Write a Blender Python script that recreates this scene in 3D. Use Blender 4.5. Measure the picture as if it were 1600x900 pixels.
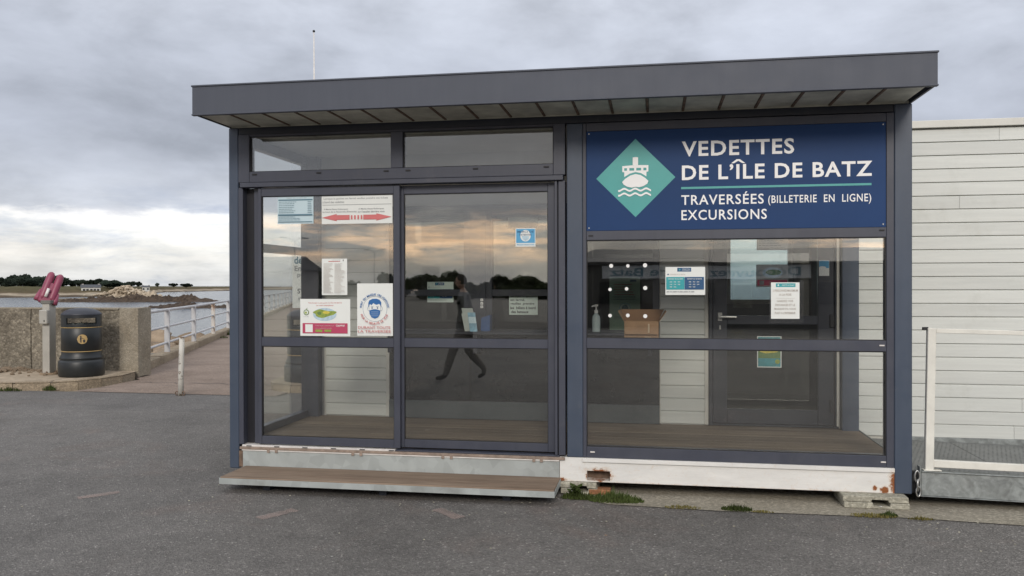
import bpy, bmesh, math, random
from mathutils import Vector, Matrix, noise as mnoise
R = math.radians
random.seed(7)
for o in list(bpy.data.objects): bpy.data.objects.remove(o)
sc = bpy.context.scene
COL = sc.collection

# ------------------------------------------------------------------ camera
cam_d = bpy.data.cameras.new('camera'); cam = bpy.data.objects.new('camera', cam_d); COL.objects.link(cam)
cam_d.sensor_width = 36.0; cam_d.lens = 36.0*1280.73/1600.0
cam_d.clip_start = .05; cam_d.clip_end = 9000
cam.location = (3.526, -6.416, 1.64)
YAW = R(9.748)
cam.rotation_euler = (Matrix.Rotation(YAW, 3, 'Z') @ Matrix.Rotation(R(90-.242), 3, 'X') @ Matrix.Rotation(R(-.114), 3, 'Z')).to_euler()
sc.camera = cam

# ------------------------------------------------------------------ node helper
class NT:
    def __init__(s, tree): s.t = tree; s.n = tree.nodes; s.l = tree.links
    def add(s, typ, props=None, **ins):
        nd = s.n.new(typ)
        for k, v in (props or {}).items(): setattr(nd, k, v)
        for k, v in ins.items():
            key = int(k[1:]) if k[0] == '_' and k[1:].isdigit() else k.replace('_', ' ')
            sk = nd.inputs[key]
            if isinstance(v, bpy.types.NodeSocket): s.l.new(v, sk)
            else: sk.default_value = v
        return nd
    def math(s, op, a, b=0.0, clamp=False):
        return s.add('ShaderNodeMath', dict(operation=op, use_clamp=clamp), _0=a, _1=b).outputs[0]
    def mix(s, f, a, b, mode='MIX'):
        nd = s.n.new('ShaderNodeMix'); nd.data_type = 'RGBA'; nd.blend_type = mode
        for i, v in ((0, f), (6, a), (7, b)):
            if isinstance(v, bpy.types.NodeSocket): s.l.new(v, nd.inputs[i])
            elif i and len(v) == 3: nd.inputs[i].default_value = (*v, 1)
            else: nd.inputs[i].default_value = v
        return nd.outputs[2]
    def ramp(s, f, stops, interp='LINEAR'):
        nd = s.n.new('ShaderNodeValToRGB'); cr = nd.color_ramp; cr.interpolation = interp
        while len(cr.elements) < len(stops): cr.elements.new(.5)
        for e, (p, c) in zip(cr.elements, stops):
            e.position = p; e.color = (c, c, c, 1) if isinstance(c, (int, float)) else (*c, 1)
        s.l.new(f, nd.inputs[0]); return nd.outputs[0]
    def noise(s, vec, scale, detail=4, rough=.55, dist=0.):
        nd = s.add('ShaderNodeTexNoise', None, Scale=scale, Detail=detail, Roughness=rough, Distortion=dist)
        if vec is not None: s.l.new(vec, nd.inputs['Vector'])
        return nd.outputs['Fac']
    def maprange(s, v, a, b, c=0., d=1.):
        return s.add('ShaderNodeMapRange', None, Value=v, From_Min=a, From_Max=b, To_Min=c, To_Max=d).outputs[0]
    def scale(s, vec, x, y, z):
        return s.add('ShaderNodeMapping', None, Vector=vec, Scale=(x, y, z)).outputs[0]

# ------------------------------------------------------------------ sky
SUN_EL, SUN_AZ = R(26), R(171)          # azimuth clockwise from +Y: the light comes from behind the photographer
w = bpy.data.worlds.new('World'); sc.world = w; w.use_nodes = True
w.node_tree.nodes.clear(); T = NT(w.node_tree)
gen = T.add('ShaderNodeTexCoord').outputs['Generated']
sky = T.add('ShaderNodeTexSky', dict(sky_type='NISHITA', sun_disc=False, sun_elevation=SUN_EL, sun_rotation=SUN_AZ, dust_density=2.0))
sep = T.add('ShaderNodeSeparateXYZ', None, Vector=gen)
zc = T.math('MAXIMUM', sep.outputs[2], 0.0)
den = T.math('ADD', zc, .10)
px = T.math('DIVIDE', sep.outputs[0], den); py = T.math('DIVIDE', sep.outputs[1], den)
pl = T.add('ShaderNodeCombineXYZ', None, X=px, Y=py, Z=0.0).outputs[0]
nA = T.noise(pl, .55, 7, .52, .2)
nB = T.noise(T.scale(pl, 1, 1, 1), 1.7, 8, .55, .4)
str_ = T.noise(T.scale(gen, 3.2, 3.2, 34), 1.6, 7, .6, .5)      # low layered streaks
# elevation, wobbled by the clouds
nE = T.noise(T.scale(gen, 6, 6, 17), 1.0, 8, .6, .15)
el = T.math('ADD', zc, T.math('MULTIPLY', T.math('SUBTRACT', nE, .5), .10))
base = T.ramp(el, [(0.0, (6.4, 6.5, 6.6)), (.035, (7.7, 7.65, 7.4)), (.070, (8.6, 8.6, 8.6)), (.083, (5.3, 5.55, 6.2)), (.16, (4.2, 4.45, 5.15)), (.26, (5.0, 5.3, 6.05)), (.5, (7.2, 7.5, 8.2)), (1.0, (10.2, 10.4, 10.9))])
big = T.ramp(nA, [(.30, .93), (.52, 1.0), (.72, 1.06)])
sml = T.ramp(nB, [(.30, .95), (.5, 1.0), (.70, 1.05)])
nC = T.noise(T.scale(gen, 5.5, 5.5, 12), 1.0, 8, .56, .15)
nD = T.noise(T.scale(gen, 9, 9, 36), 1.0, 8, .62, .2)
lump = T.ramp(nC, [(.32, .76), (.5, .98), (.68, 1.14)])
lowb = T.mix(T.maprange(zc, .075, .125), T.ramp(nD, [(.34, (.74, .78, .86)), (.5, (1., 1., 1.)), (.66, (1.14, 1.13, 1.12))]), (1, 1, 1, 1))
cl = T.mix(1.0, T.mix(1.0, base, big, 'MULTIPLY'), sml, 'MULTIPLY')
cl = T.mix(1.0, T.mix(1.0, cl, lump, 'MULTIPLY'), lowb, 'MULTIPLY')
warm = T.math('MULTIPLY', T.maprange(T.math('ADD', T.math('MULTIPLY', str_, .6), T.math('MULTIPLY', nD, .4)), .48, .60), T.math('MULTIPLY', T.maprange(zc, .022, .042), T.maprange(zc, .092, .070)))
# the low sun glows through the streaks on its own side of the sky
sd = T.add('ShaderNodeVectorMath', dict(operation='DOT_PRODUCT'), _0=gen, _1=(math.sin(SUN_AZ), math.cos(SUN_AZ), 0)).outputs['Value']
warm = T.math('MULTIPLY', warm, T.maprange(sd, -.8, .9, .03, 1.0))
cl = T.mix(warm, cl, (27., 18.5, 12.2))
dim = T.maprange(sd, -.2, .8, 1.0, 1.0)
cl = T.mix(1.0, cl, T.add('ShaderNodeCombineColor', None, Red=dim, Green=dim, Blue=dim).outputs[0], 'MULTIPLY')
fin = T.mix(.93, sky.outputs[0], cl)
T.add('ShaderNodeOutputWorld', None, Surface=T.add('ShaderNodeBackground', None, Color=fin, Strength=.105).outputs[0])

sun_d = bpy.data.lights.new('sun', 'SUN'); sun = bpy.data.objects.new('sun', sun_d); COL.objects.link(sun)
sun_d.energy = 1.5; sun_d.angle = R(16); sun_d.color = (1.0, .93, .84)
sdir = Vector((math.sin(SUN_AZ)*math.cos(SUN_EL), math.cos(SUN_AZ)*math.cos(SUN_EL), math.sin(SUN_EL)))
sun.rotation_euler = sdir.to_track_quat('Z', 'Y').to_euler(); sun.location = sdir*60

vs = sc.view_settings; vs.view_transform = 'Standard'; vs.look = 'None'; vs.exposure = 0.22; vs.gamma = 1.0; vs.use_curve_mapping = False
sc.render.engine = 'CYCLES'
cy = sc.cycles; cy.max_bounces = 8; cy.diffuse_bounces = 3; cy.glossy_bounces = 4; cy.transmission_bounces = 4; cy.transparent_max_bounces = 24
cy.caustics_reflective = False; cy.caustics_refractive = False; cy.sample_clamp_indirect = 4
try: cy.use_denoising = True; cy.denoiser = 'OPENIMAGEDENOISE'
except Exception: pass

# ------------------------------------------------------------------ materials
def srgb(r, g, b):
    f = lambda c: (c/255/12.92) if c/255 <= .04045 else ((c/255+.055)/1.055)**2.4
    return (f(r), f(g), f(b))
MATS = {}
def new_mat(name):
    m = bpy.data.materials.new(name); m.use_nodes = True; m.node_tree.nodes.clear(); MATS[name] = m
    return m, NT(m.node_tree)
def finish(t, color, rough=.6, metal=0., bump=None, strength=.3, dist=.01, spec=.5):
    p = t.add('ShaderNodeBsdfPrincipled', None, Roughness=rough, Metallic=metal)
    p.inputs['Specular IOR Level'].default_value = spec
    if isinstance(color, bpy.types.NodeSocket): t.l.new(color, p.inputs['Base Color'])
    else: p.inputs['Base Color'].default_value = (*color, 1)
    if bump is not None:
        t.l.new(t.add('ShaderNodeBump', None, Strength=strength, Distance=dist, Height=bump).outputs[0], p.inputs['Normal'])
    t.add('ShaderNodeOutputMaterial', None, Surface=p.outputs[0]); return p
def obj_co(t): return t.add('ShaderNodeTexCoord').outputs['Object']
def plain(name, col, rough=.55, metal=0., var=.12, vs_=6., bump=0., bs=60., rnd=0., spec=.5):
    m, t = new_mat(name); co = obj_co(t)
    n = t.noise(co, vs_, 5, .6)
    c = t.mix(1.0, (*col, 1), t.ramp(n, [(.3, 1-var), (.7, 1+var)]), 'MULTIPLY')
    if rnd:
        r = t.add('ShaderNodeObjectInfo').outputs['Random']
        c = t.mix(1.0, c, t.ramp(r, [(0., 1-rnd), (1., 1+rnd)]), 'MULTIPLY')
    finish(t, c, rough, metal, t.noise(co, bs, 3) if bump else None, bump, .004, spec)
    return m

def m_asphalt():
    m, t = new_mat('asphalt'); co = obj_co(t)
    v = t.add('ShaderNodeTexVoronoi', None, Vector=co, Scale=95.0)
    stone = t.ramp(t.add('ShaderNodeSeparateColor', None, Color=v.outputs['Color']).outputs[0], [(0., .095), (.5, .128), (.82, .152), (.97, .185), (1., .30)])
    v2 = t.add('ShaderNodeTexVoronoi', None, Vector=co, Scale=33.0)
    fleck = t.math('MULTIPLY', t.maprange(t.add('ShaderNodeSeparateColor', None, Color=v2.outputs['Color']).outputs[1], .985, .99), t.maprange(v2.outputs['Distance'], .30, .24))
    big = t.ramp(t.noise(co, .55, 6, .62, .4), [(.3, .74), (.5, 1.0), (.72, 1.2)])
    mid = t.ramp(t.noise(co, 5., 5, .7), [(.3, .88), (.7, 1.12)])
    c = t.mix(1., t.mix(1., t.mix(1., stone, (1.15, 1.085, 1.01, 1), 'MULTIPLY'), big, 'MULTIPLY'), mid, 'MULTIPLY')
    red = t.maprange(t.noise(co, .9, 5, .65, .8), .56, .70, 0, .35)
    c = t.mix(red, c, t.mix(1., c, (1.25, .98, .88, 1), 'MULTIPLY'))
    c = t.mix(fleck, c, (.40, .385, .36, 1))
    st_ = t.maprange(t.noise(co, 1.3, 6, .7, 1.2), .54, .74, 0, .55)
    c = t.mix(st_, c, t.mix(1., c, (.62, .62, .64, 1), 'MULTIPLY'))
    # a tarred joint across the forecourt
    sx = t.add('ShaderNodeSeparateXYZ', None, Vector=co)
    line = t.math('ABSOLUTE', t.math('SUBTRACT', t.math('ADD', sx.outputs[1], t.math('MULTIPLY', t.noise(co, 1.4, 4), .22)), 3.35))
    onleft = t.maprange(sx.outputs[0], 0., -1.)
    c = t.mix(t.math('MULTIPLY', t.maprange(line, .03, .012, 0, .5), onleft), c, (.20, .19, .175, 1))
    dark = t.math('MULTIPLY', t.maprange(sx.outputs[1], 3.2, 3.5, 0, .22), onleft)
    c = t.mix(dark, c, t.mix(1., c, (.75, .77, .82, 1), 'MULTIPLY'))
    h = t.math('ADD', v.outputs['Distance'], t.math('MULTIPLY', t.noise(co, 30, 4), .8))
    finish(t, c, .86, 0, h, .75, .012, .35); return m
def m_concrete(name, a, b, sc_=9., grav=0., bstr=.4, gc=.2):
    m, t = new_mat(name); co = obj_co(t)
    n = t.noise(co, sc_*.16, 7, .65, .5); n2 = t.noise(co, sc_*3, 5, .7)
    c = t.mix(t.maprange(n, .32, .68), (*a, 1), (*b, 1))
    c = t.mix(1., c, t.ramp(n2, [(.28, .80), (.72, 1.16)]), 'MULTIPLY')
    h = n2
    if grav:
        v = t.add('ShaderNodeTexVoronoi', None, Vector=co, Scale=grav)
        sv = t.add('ShaderNodeSeparateColor', None, Color=v.outputs['Color']).outputs[0]
        c = t.mix(1., c, t.ramp(sv, [(0., 1-gc), (.7, 1.02), (1., 1+gc*1.8)]), 'MULTIPLY')
        h = t.math('SUBTRACT', n2, v.outputs['Distance'])
    finish(t, c, .92, 0, h, bstr, .02, .25); return m
def m_wood(name, a, b, along='X', rnd=.12):
    m, t = new_mat(name); co = obj_co(t)
    r = t.add('ShaderNodeObjectInfo').outputs['Random']
    off = t.add('ShaderNodeVectorMath', dict(operation='ADD'), _0=co, _1=t.add('ShaderNodeCombineXYZ', None, X=t.math('MULTIPLY', r, 40.), Y=0., Z=0.).outputs[0]).outputs[0]
    s = t.scale(off, 1.2, 34, 34) if along == 'X' else t.scale(off, 34, 1.2, 34)
    g = t.noise(s, 1.0, 6, .7, .6)
    c = t.mix(t.maprange(g, .3, .7), (*a, 1), (*b, 1))
    c = t.mix(1., c, t.ramp(t.noise(off, 1.6, 4), [(.3, .82), (.7, 1.16)]), 'MULTIPLY')
    c = t.mix(1., c, t.ramp(r, [(0., 1-rnd), (1., 1+rnd)]), 'MULTIPLY')
    finish(t, c, .8, 0, g, .35, .004, .3); return m
def m_galv(name, a=.30, b=.46, scl=9.):
    m, t = new_mat(name); co = obj_co(t)
    n = t.noise(co, scl, 3, .5, 1.5); v = t.add('ShaderNodeTexVoronoi', None, Vector=co, Scale=scl*5)
    c = t.mix(t.maprange(n, .30, .68), (a*.86, a*.92, a*.9, 1), (b*.93, b, b*.98, 1))
    c = t.mix(1., c, t.ramp(t.add('ShaderNodeSeparateColor', None, Color=v.outputs['Color']).outputs[0], [(0., .9), (1., 1.08)]), 'MULTIPLY')
    c = t.mix(t.maprange(t.noise(co, 2.2, 6, .7), .55, .75, 0, .4), c, (.13, .12, .10, 1))
    finish(t, c, .58, .25, n, .08, .003); return m
def m_frame(name, col, rough=.42, streak=.07, dirt=.32):
    m, t = new_mat(name); co = obj_co(t)
    n = t.noise(t.scale(co, 14, 14, 1.1), 1., 6, .65, .4)
    c = t.mix(1., (*col, 1), t.ramp(n, [(.3, 1-streak), (.7, 1+streak)]), 'MULTIPLY')
    d = t.maprange(t.noise(co, 3.2, 7, .72), .60, .80, 0, dirt)
    c = t.mix(d, c, (.20, .195, .18, 1))
    scr = t.maprange(t.noise(t.scale(co, 9, 9, 26), 1.3, 4, .8), .735, .75, 0, .5)
    c = t.mix(scr, c, (.34, .34, .34, 1))
    k_ = .04 if dirt < .1 else .12
    finish(t, c, t.ramp(t.noise(co, 6, 4), [(.3, rough-k_*.7), (.7, rough+k_)]), .0, t.noise(co, 9, 2) if dirt > .1 else None, .05, .003); return m
def m_glass(name='glass', r0=.10, tint=(.84, .87, .83)):
    m, t = new_mat(name)
    fac = t.add('ShaderNodeLayerWeight', None, Blend=.5).outputs['Facing']
    co = obj_co(t)
    k = t.math('ADD', t.math('MULTIPLY', t.math('POWER', fac, 4.), .85), r0, True)
    bmp = t.add('ShaderNodeBump', None, Strength=.035, Distance=.02, Height=t.noise(co, 1.3, 2)).outputs[0]
    gl = t.add('ShaderNodeBsdfGlossy', None, Color=(1, .985, .95, 1), Roughness=.012, Normal=bmp)
    tr = t.add('ShaderNodeBsdfTransparent', None, Color=(*tint, 1))
    # thin film of salt and dust
    du = t.add('ShaderNodeBsdfDiffuse', None, Color=(.5, .5, .46, 1))
    dm = t.maprange(t.noise(co, 4., 8, .75, .6), .50, .82, .0, .014)
    a = t.add('ShaderNodeMixShader', None, _0=k, _1=tr.outputs[0], _2=gl.outputs[0])
    b = t.add('ShaderNodeMixShader', None, _0=dm, _1=a.outputs[0], _2=du.outputs[0])
    t.add('ShaderNodeOutputMaterial', None, Surface=b.outputs[0]); return m
def m_siding():
    m, t = new_mat('siding'); co = obj_co(t)
    r = t.add('ShaderNodeObjectInfo').outputs['Random']
    g = t.noise(t.scale(co, 1.5, 30, 30), 1., 5, .6, .4)
    c = t.mix(1., (.645, .66, .625, 1), t.ramp(g, [(.3, .94), (.7, 1.05)]), 'MULTIPLY')
    c = t.mix(1., c, t.ramp(r, [(0., .94), (1., 1.05)]), 'MULTIPLY')
    d = t.maprange(t.noise(co, 2.4, 7, .7), .55, .8, 0, .30)
    c = t.mix(d, c, (.33, .33, .27, 1))
    finish(t, c, .55, 0, g, .12, .002, .4); return m
def m_beam():
    m, t = new_mat('white_beam'); co = obj_co(t)
    s = t.add('ShaderNodeSeparateXYZ', None, Vector=co); x, z = t.math('ADD', s.outputs[0], 2.7), t.math('ADD', s.outputs[2], .095)
    nz = t.noise(co, 26, 7, .75, .6); nz2 = t.noise(co, 42, 4, .7)
    def spot(cx, cz, rx, rz):
        dx = t.math('DIVIDE', t.math('ABSOLUTE', t.math('SUBTRACT', x, cx)), rx); dz = t.math('DIVIDE', t.math('ABSOLUTE', t.math('SUBTRACT', z, cz)), rz)
        return t.math('SUBTRACT', 1.0, t.math('SQRT', t.math('ADD', t.math('MULTIPLY', dx, dx), t.math('MULTIPLY', dz, dz))))
    e = t.math('MAXIMUM', spot(3.106, .15, .15, .085), t.math('MAXIMUM', spot(5.29, .17, .07, .16), t.math('MAXIMUM', spot(5.21, .118, .05, .04), t.math('MAXIMUM', spot(5.14, .13, .03, .03), spot(2.80, .105, .10, .03)))))
    low = t.math('MULTIPLY', t.maprange(z, .112, .097), .26)
    e = t.math('ADD', t.math('MAXIMUM', e, low), t.math('MULTIPLY', t.math('SUBTRACT', nz, .5), 1.5))
    mask = t.maprange(e, .36, .52)
    stain = t.maprange(e, .08, .40, 0, .35)
    rust = t.mix(nz2, (.10, .035, .012, 1), (.38, .13, .04, 1))
    wht = t.mix(1., (.74, .73, .70, 1), t.ramp(t.noise(t.scale(co, 2, 2, 9), 1.5, 6, .7), [(.3, .86), (.7, 1.04)]), 'MULTIPLY')
    c = t.mix(stain, wht, (.55, .36, .20, 1)); c = t.mix(mask, c, rust)
    finish(t, c, t.ramp(mask, [(0, .5), (1, .9)]), 0, nz2, .15, .003); return m
def m_water():
    m, t = new_mat('sea_water'); co = obj_co(t)
    h = t.math('ADD', t.noise(t.scale(co, .5, .5, .5), 1.0, 6, .65), t.math('MULTIPLY', t.noise(co, 2.4, 4), .4))
    finish(t, (.018, .034, .045), .16, 0, h, .55, .35, .5); return m
def m_terrain():
    m, t = new_mat('island_ground'); co = obj_co(t)
    z = t.add('ShaderNodeSeparateXYZ', None, Vector=co).outputs[2]
    n = t.noise(co, .06, 6, .6)
    zz = t.math('ADD', z, t.math('MULTIPLY', t.math('SUBTRACT', n, .5), 2.2))
    c = t.ramp(t.maprange(zz, -3.4, 1.4), [(0., (.045, .033, .022)), (.16, (.10, .075, .05)), (.26, (.34, .29, .22)), (.38, (.27, .22, .16)), (.46, (.095, .072, .040)), (.72, (.085, .072, .036)), (1., (.095, .088, .045))])
    c = t.mix(1., c, t.ramp(t.noise(co, .35, 5, .7), [(.3, .7), (.7, 1.3)]), 'MULTIPLY')
    finish(t, c, .95, 0, t.noise(co, .8, 4), .5, .4, .1); return m
def m_rock(name, a, b, weed=None):
    m, t = new_mat(name); co = obj_co(t)
    n = t.noise(co, 1.1, 7, .7)
    c = t.mix(t.maprange(n, .3, .7), (*a, 1), (*b, 1))
    r = t.add('ShaderNodeObjectInfo').outputs['Random']
    c = t.mix(1., c, t.ramp(r, [(0., .8), (1., 1.2)]), 'MULTIPLY')
    if weed:
        z = t.add('ShaderNodeSeparateXYZ', None, Vector=co).outputs[2]
        k = t.maprange(t.math('ADD', z, t.math('MULTIPLY', n, 1.4)), weed[0], weed[1])
        c = t.mix(k, (.030, .021, .014, 1), c)
    finish(t, c, .9, 0, t.noise(co, 5, 6, .7), .6, .12, .25); return m
def m_leaf(name, a, b):
    m, t = new_mat(name); co = obj_co(t)
    n = t.noise(co, .7, 3); r = t.add('ShaderNodeObjectInfo').outputs['Random']
    c = t.mix(t.maprange(n, .3, .7), (*a, 1), (*b, 1)); c = t.mix(1., c, t.ramp(r, [(0., .8), (1., 1.25)]), 'MULTIPLY')
    d = t.add('ShaderNodeBsdfDiffuse', None, Color=c); tl = t.add('ShaderNodeBsdfTranslucent', None, Color=c)
    t.add('ShaderNodeOutputMaterial', None, Surface=t.add('ShaderNodeMixShader', None, _0=.25, _1=d.outputs[0], _2=tl.outputs[0]).outputs[0]); return m
def m_peel(name, paint, under, lo=.55, hi=.60, sc_=9.):
    m, t = new_mat(name); co = obj_co(t)
    n = t.noise(co, sc_, 7, .72); k = t.maprange(n, lo, hi)
    pn = t.mix(1., (*paint, 1), t.ramp(t.noise(co, sc_*.5, 4), [(.3, .82), (.7, 1.05)]), 'MULTIPLY')
    u = t.mix(t.noise(co, 40, 3), (*under, 1), (under[0]*.4, under[1]*.4, under[2]*.4, 1))
    finish(t, t.mix(k, pn, u), .65, 0, t.math('SUBTRACT', 1., k), .25, .004); return m
def m_worn_paint():
    m, t = new_mat('worn_paint'); co = obj_co(t)
    k = t.maprange(t.math('ADD', t.noise(co, 60, 4, .8), t.math('MULTIPLY', t.noise(co, 5, 3), .5)), .52, .80, .0, .55)
    d = t.add('ShaderNodeBsdfDiffuse', None, Color=(.42, .335, .30, 1)); tr = t.add('ShaderNodeBsdfTransparent')
    t.add('ShaderNodeOutputMaterial', None, Surface=t.add('ShaderNodeMixShader', None, _0=k, _1=tr.outputs[0], _2=d.outputs[0]).outputs[0]); return m

m_asphalt()
m_concrete('apron_concrete', (.25, .225, .175), (.34, .31, .25), 9, 70, .3)
m_concrete('path_concrete', (.19, .145, .115), (.285, .225, .185), 7, 90, .25)
m_concrete('kerb_concrete', (.25, .20, .14), (.38, .31, .225), 8, 60, .4)
m_concrete('pebble_wall', (.135, .118, .092), (.27, .24, .19), 9, 26, .6, .26)
m_concrete('wall_quoin', (.22, .185, .135), (.33, .295, .235), 9, 50, .4, .12)
m_concrete('block_concrete', (.28, .265, .21), (.42, .40, .33), 12, 60, .3)
m_wood('deck_wood', (.115, .085, .058), (.21, .165, .12)); m_wood('step_wood', (.155, .105, .072), (.28, .215, .16))
m_galv('galvanised', .20, .33); m_galv('zinc_plate', .40, .46, 2.2)
m_frame('frame', (.054, .059, .080), .38, .07, .22); m_frame('post_paint', (.054, .072, .106), .40, .07, .25)
m_frame('fascia_paint', (.064, .072, .094), .60, .05, .07); m_frame('frame_dark', (.025, .029, .041), .4)
m_glass('glass', .112, (.985, .99, .98)); m_glass('glass_dark', .06, (.72, .76, .72)); m_glass('glass_blue', .05, (.66, .75, .77)); m_siding(); m_beam(); m_water(); m_terrain()
plain('rubber', (.012, .012, .014), .6); plain('track_dark', (.010, .010, .014), .5)
plain('soffit', (.56, .55, .47), .5, 0, .28, 5.); plain('rib_rust', (.15, .10, .07), .8, 0, .5, 14.)
plain('sill_white', (.66, .63, .60), .5, 0, .15, 10.); plain('sill_brown', (.26, .20, .16), .7, 0, .3, 18.)
plain('off_white', (.62, .61, .56), .5, 0, .08, 3.); plain('cream_paint', (.70, .685, .62), .5, 0, .1, 7.)
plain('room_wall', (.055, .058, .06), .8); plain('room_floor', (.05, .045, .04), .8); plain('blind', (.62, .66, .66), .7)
plain('black_panel', (.012, .014, .017), .12, 0, .05); plain('plinth_blue', (.060, .072, .078), .5)
plain('steel', (.45, .45, .44), .35, .9, .08); plain('tele_grey', (.40, .385, .345), .5, .2, .12, 4.)
plain('tele_pink', (.25, .050, .092), .42, 0, .14, 8.); plain('tele_side', (.16, .155, .14), .5, .2, .12, 4.)
plain('bin_green', (.014, .017, .019), .42, 0, .12, 5., .1, 80); plain('bin_dome', (.026, .029, .040), .5, 0, .15, 6.)
plain('gold', (.42, .29, .12), .5); plain('cardboard', (.30, .185, .105), .85, 0, .10, 9.); plain('cardboard_in', (.20, .115, .065), .9, 0, .12, 9.)
plain('tape', (.46, .36, .25), .35); plain('bottle', (.42, .50, .50), .25); plain('pump_white', (.75, .75, .73), .4)
plain('paper', (.76, .78, .75), .7, 0, .03, 4.); plain('paper_blue', (.53, .66, .71), .7, 0, .03, 4.); plain('paper_green', (.56, .66, .60), .7, 0, .03, 4.)
plain('ink', (.03, .03, .035), .6, 0, 0); plain('ink_grey', (.27, .28, .29), .6, 0, 0); plain('ink_pale', (.50, .46, .42), .6, 0, 0)
plain('ink_red', (.48, .07, .07), .6, 0, 0); plain('arrow_red', (.62, .17, .17), .6, 0, .05); plain('ink_pink', (.46, .055, .12), .6, 0, .04)
plain('ink_blue', (.022, .13, .36), .6, 0, .04); plain('ink_slate', (.10, .20, .26), .6, 0, .05); plain('ink_sky', (.10, .36, .60), .6, 0, .06)
plain('ink_teal', (.035, .34, .37), .6, 0, .05); plain('ink_navy', (.020, .085, .20), .6, 0, .05); plain('ink_green', (.13, .22, .07), .6, 0, .2, 30.)
plain('ink_leaf', (.26, .33, .06), .6, 0, .3, 40.); plain('ink_yellow', (.60, .50, .08), .6, 0, .15, 30.); plain('ink_lagoon', (.05, .27, .30), .5, 0, .3, 12.)
plain('ink_cloud', (.45, .58, .66), .6, 0, .2, 30.)
plain('sign_blue', (.012, .046, .145), .5, 0, .06, 1.5, .0, 5., 0., .22); plain('sign_teal', (.075, .37, .355), .35, 0, .04); plain('sign_white', (.90, .90, .90), .45, 0, .03)
plain('sticker_white', (.82, .82, .80), .45, 0, .03); plain('brochure_grey', (.42, .46, .43), .6); plain('brochure_blue', (.20, .36, .46), .5, 0, .3, 20.); plain('bin_blue', (.02, .07, .20), .5)
m_peel('bollard_paint', (.58, .56, .51), (.24, .19, .14), .545, .59, 10.); m_peel('rail_white', (.54, .54, .55), (.17, .09, .05), .62, .69, 7.)
m_peel('rail_rusty', (.60, .57, .53), (.34, .16, .06), .50, .62, 6.); m_worn_paint()
m_, t_ = new_mat('thin_paper'); t_.add('ShaderNodeOutputMaterial', None, Surface=t_.add('ShaderNodeMixShader', None, _0=.5, _1=t_.add('ShaderNodeBsdfDiffuse', None, Color=(.6, .62, .6, 1)).outputs[0], _2=t_.add('ShaderNodeBsdfTranslucent', None, Color=(.5, .52, .5, 1)).outputs[0]).outputs[0])
m_rock('shore_rock', (.17, .125, .085), (.36, .28, .20)); m_rock('reef_rock', (.034, .025, .019), (.12, .086, .060)); m_rock('pale_rock', (.30, .245, .175), (.46, .39, .30), (-1.9, -.6))
m_leaf('pine_leaf', (.030, .042, .034), (.052, .068, .050)); m_leaf('hedge_leaf', (.035, .045, .025), (.065, .075, .038)); m_leaf('grass_green', (.045, .072, .022), (.105, .125, .045)); m_leaf('grass_dry', (.14, .14, .04), (.24, .19, .08))
plain('bark', (.06, .045, .03), .9); plain('render_white', (.55, .55, .52), .8); plain('render_grey', (.30, .29, .28), .8); plain('slate_roof', (.055, .06, .07), .6, 0, .2, 2.)
plain('tent_white', (.70, .70, .68), .7); plain('banner_white', (.66, .68, .70), .7); plain('gravel', (.36, .29, .21), .95, 0, .3, 8.)
plain('pink_litter', (.45, .16, .20), .6); plain('litter_white', (.75, .74, .72), .7)
plain('coat', (.13, .13, .125), .9); plain('denim', (.16, .14, .12), .9); plain('skin', (.45, .27, .19), .55, 0, .04); plain('hair', (.03, .02, .014), .8)
plain('hut_wall', (.09, .085, .08), .8); plain('lamp_grey', (.22, .23, .24), .5); plain('quay_stone', (.16, .14, .11), .9, 0, .3, 1.5)

# ------------------------------------------------------------------ mesh helpers
OFF = {}
def mk(name, me, m, parent=None):
    o = bpy.data.objects.new(name, me); COL.objects.link(o)
    if m is not None:
        for x in ([m] if isinstance(m, str) else m): me.materials.append(MATS[x])
    if parent is not None: o.parent = parent
    return o
def off_of(parent):
    v = Vector((0, 0, 0)); p = parent
    while p is not None: v += Vector(p.location); p = p.parent
    return v
def fin_bm(name, bm, m, parent=None, smooth=False, loc=None):
    """link a bmesh given in world metres as one object; loc (or the parent's place) becomes its origin"""
    o_ = off_of(parent) if parent is not None else Vector(loc or (0, 0, 0))
    if o_.length: bmesh.ops.translate(bm, verts=bm.verts, vec=-o_)
    bmesh.ops.recalc_face_normals(bm, faces=bm.faces)
    me = bpy.data.meshes.new(name); bm.to_mesh(me); bm.free()
    if smooth: me.polygons.foreach_set('use_smooth', [True]*len(me.polygons))
    o = mk(name, me, m, parent)
    if parent is None: o.location = o_
    return o
def abox(bm, x0, x1, y0, y1, z0, z1, bev=0.):
    r = bmesh.ops.create_cube(bm, size=1.0); vs_ = r['verts']
    for v in vs_: v.co = ((x0+x1)/2+v.co.x*(x1-x0), (y0+y1)/2+v.co.y*(y1-y0), (z0+z1)/2+v.co.z*(z1-z0))
    if bev:
        es = list({e for v in vs_ for e in v.link_edges})
        bmesh.ops.bevel(bm, geom=es, offset=min(bev, .45*min(x1-x0, y1-y0, z1-z0)), segments=1, affect='EDGES')
def box(name, x0, x1, y0, y1, z0, z1, m, parent=None, bev=.003, loc=None):
    bm = bmesh.new(); abox(bm, x0, x1, y0, y1, z0, z1, bev); return fin_bm(name, bm, m, parent, False, loc)
def boxes(name, lst, m, parent=None, bev=.003):
    bm = bmesh.new()
    for b in lst: abox(bm, *b, bev)
    return fin_bm(name, bm, m, parent)
def each(name, lst, m, parent=None, bev=.003):
    for b in lst: box(name, *b, m, parent, bev)
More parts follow.
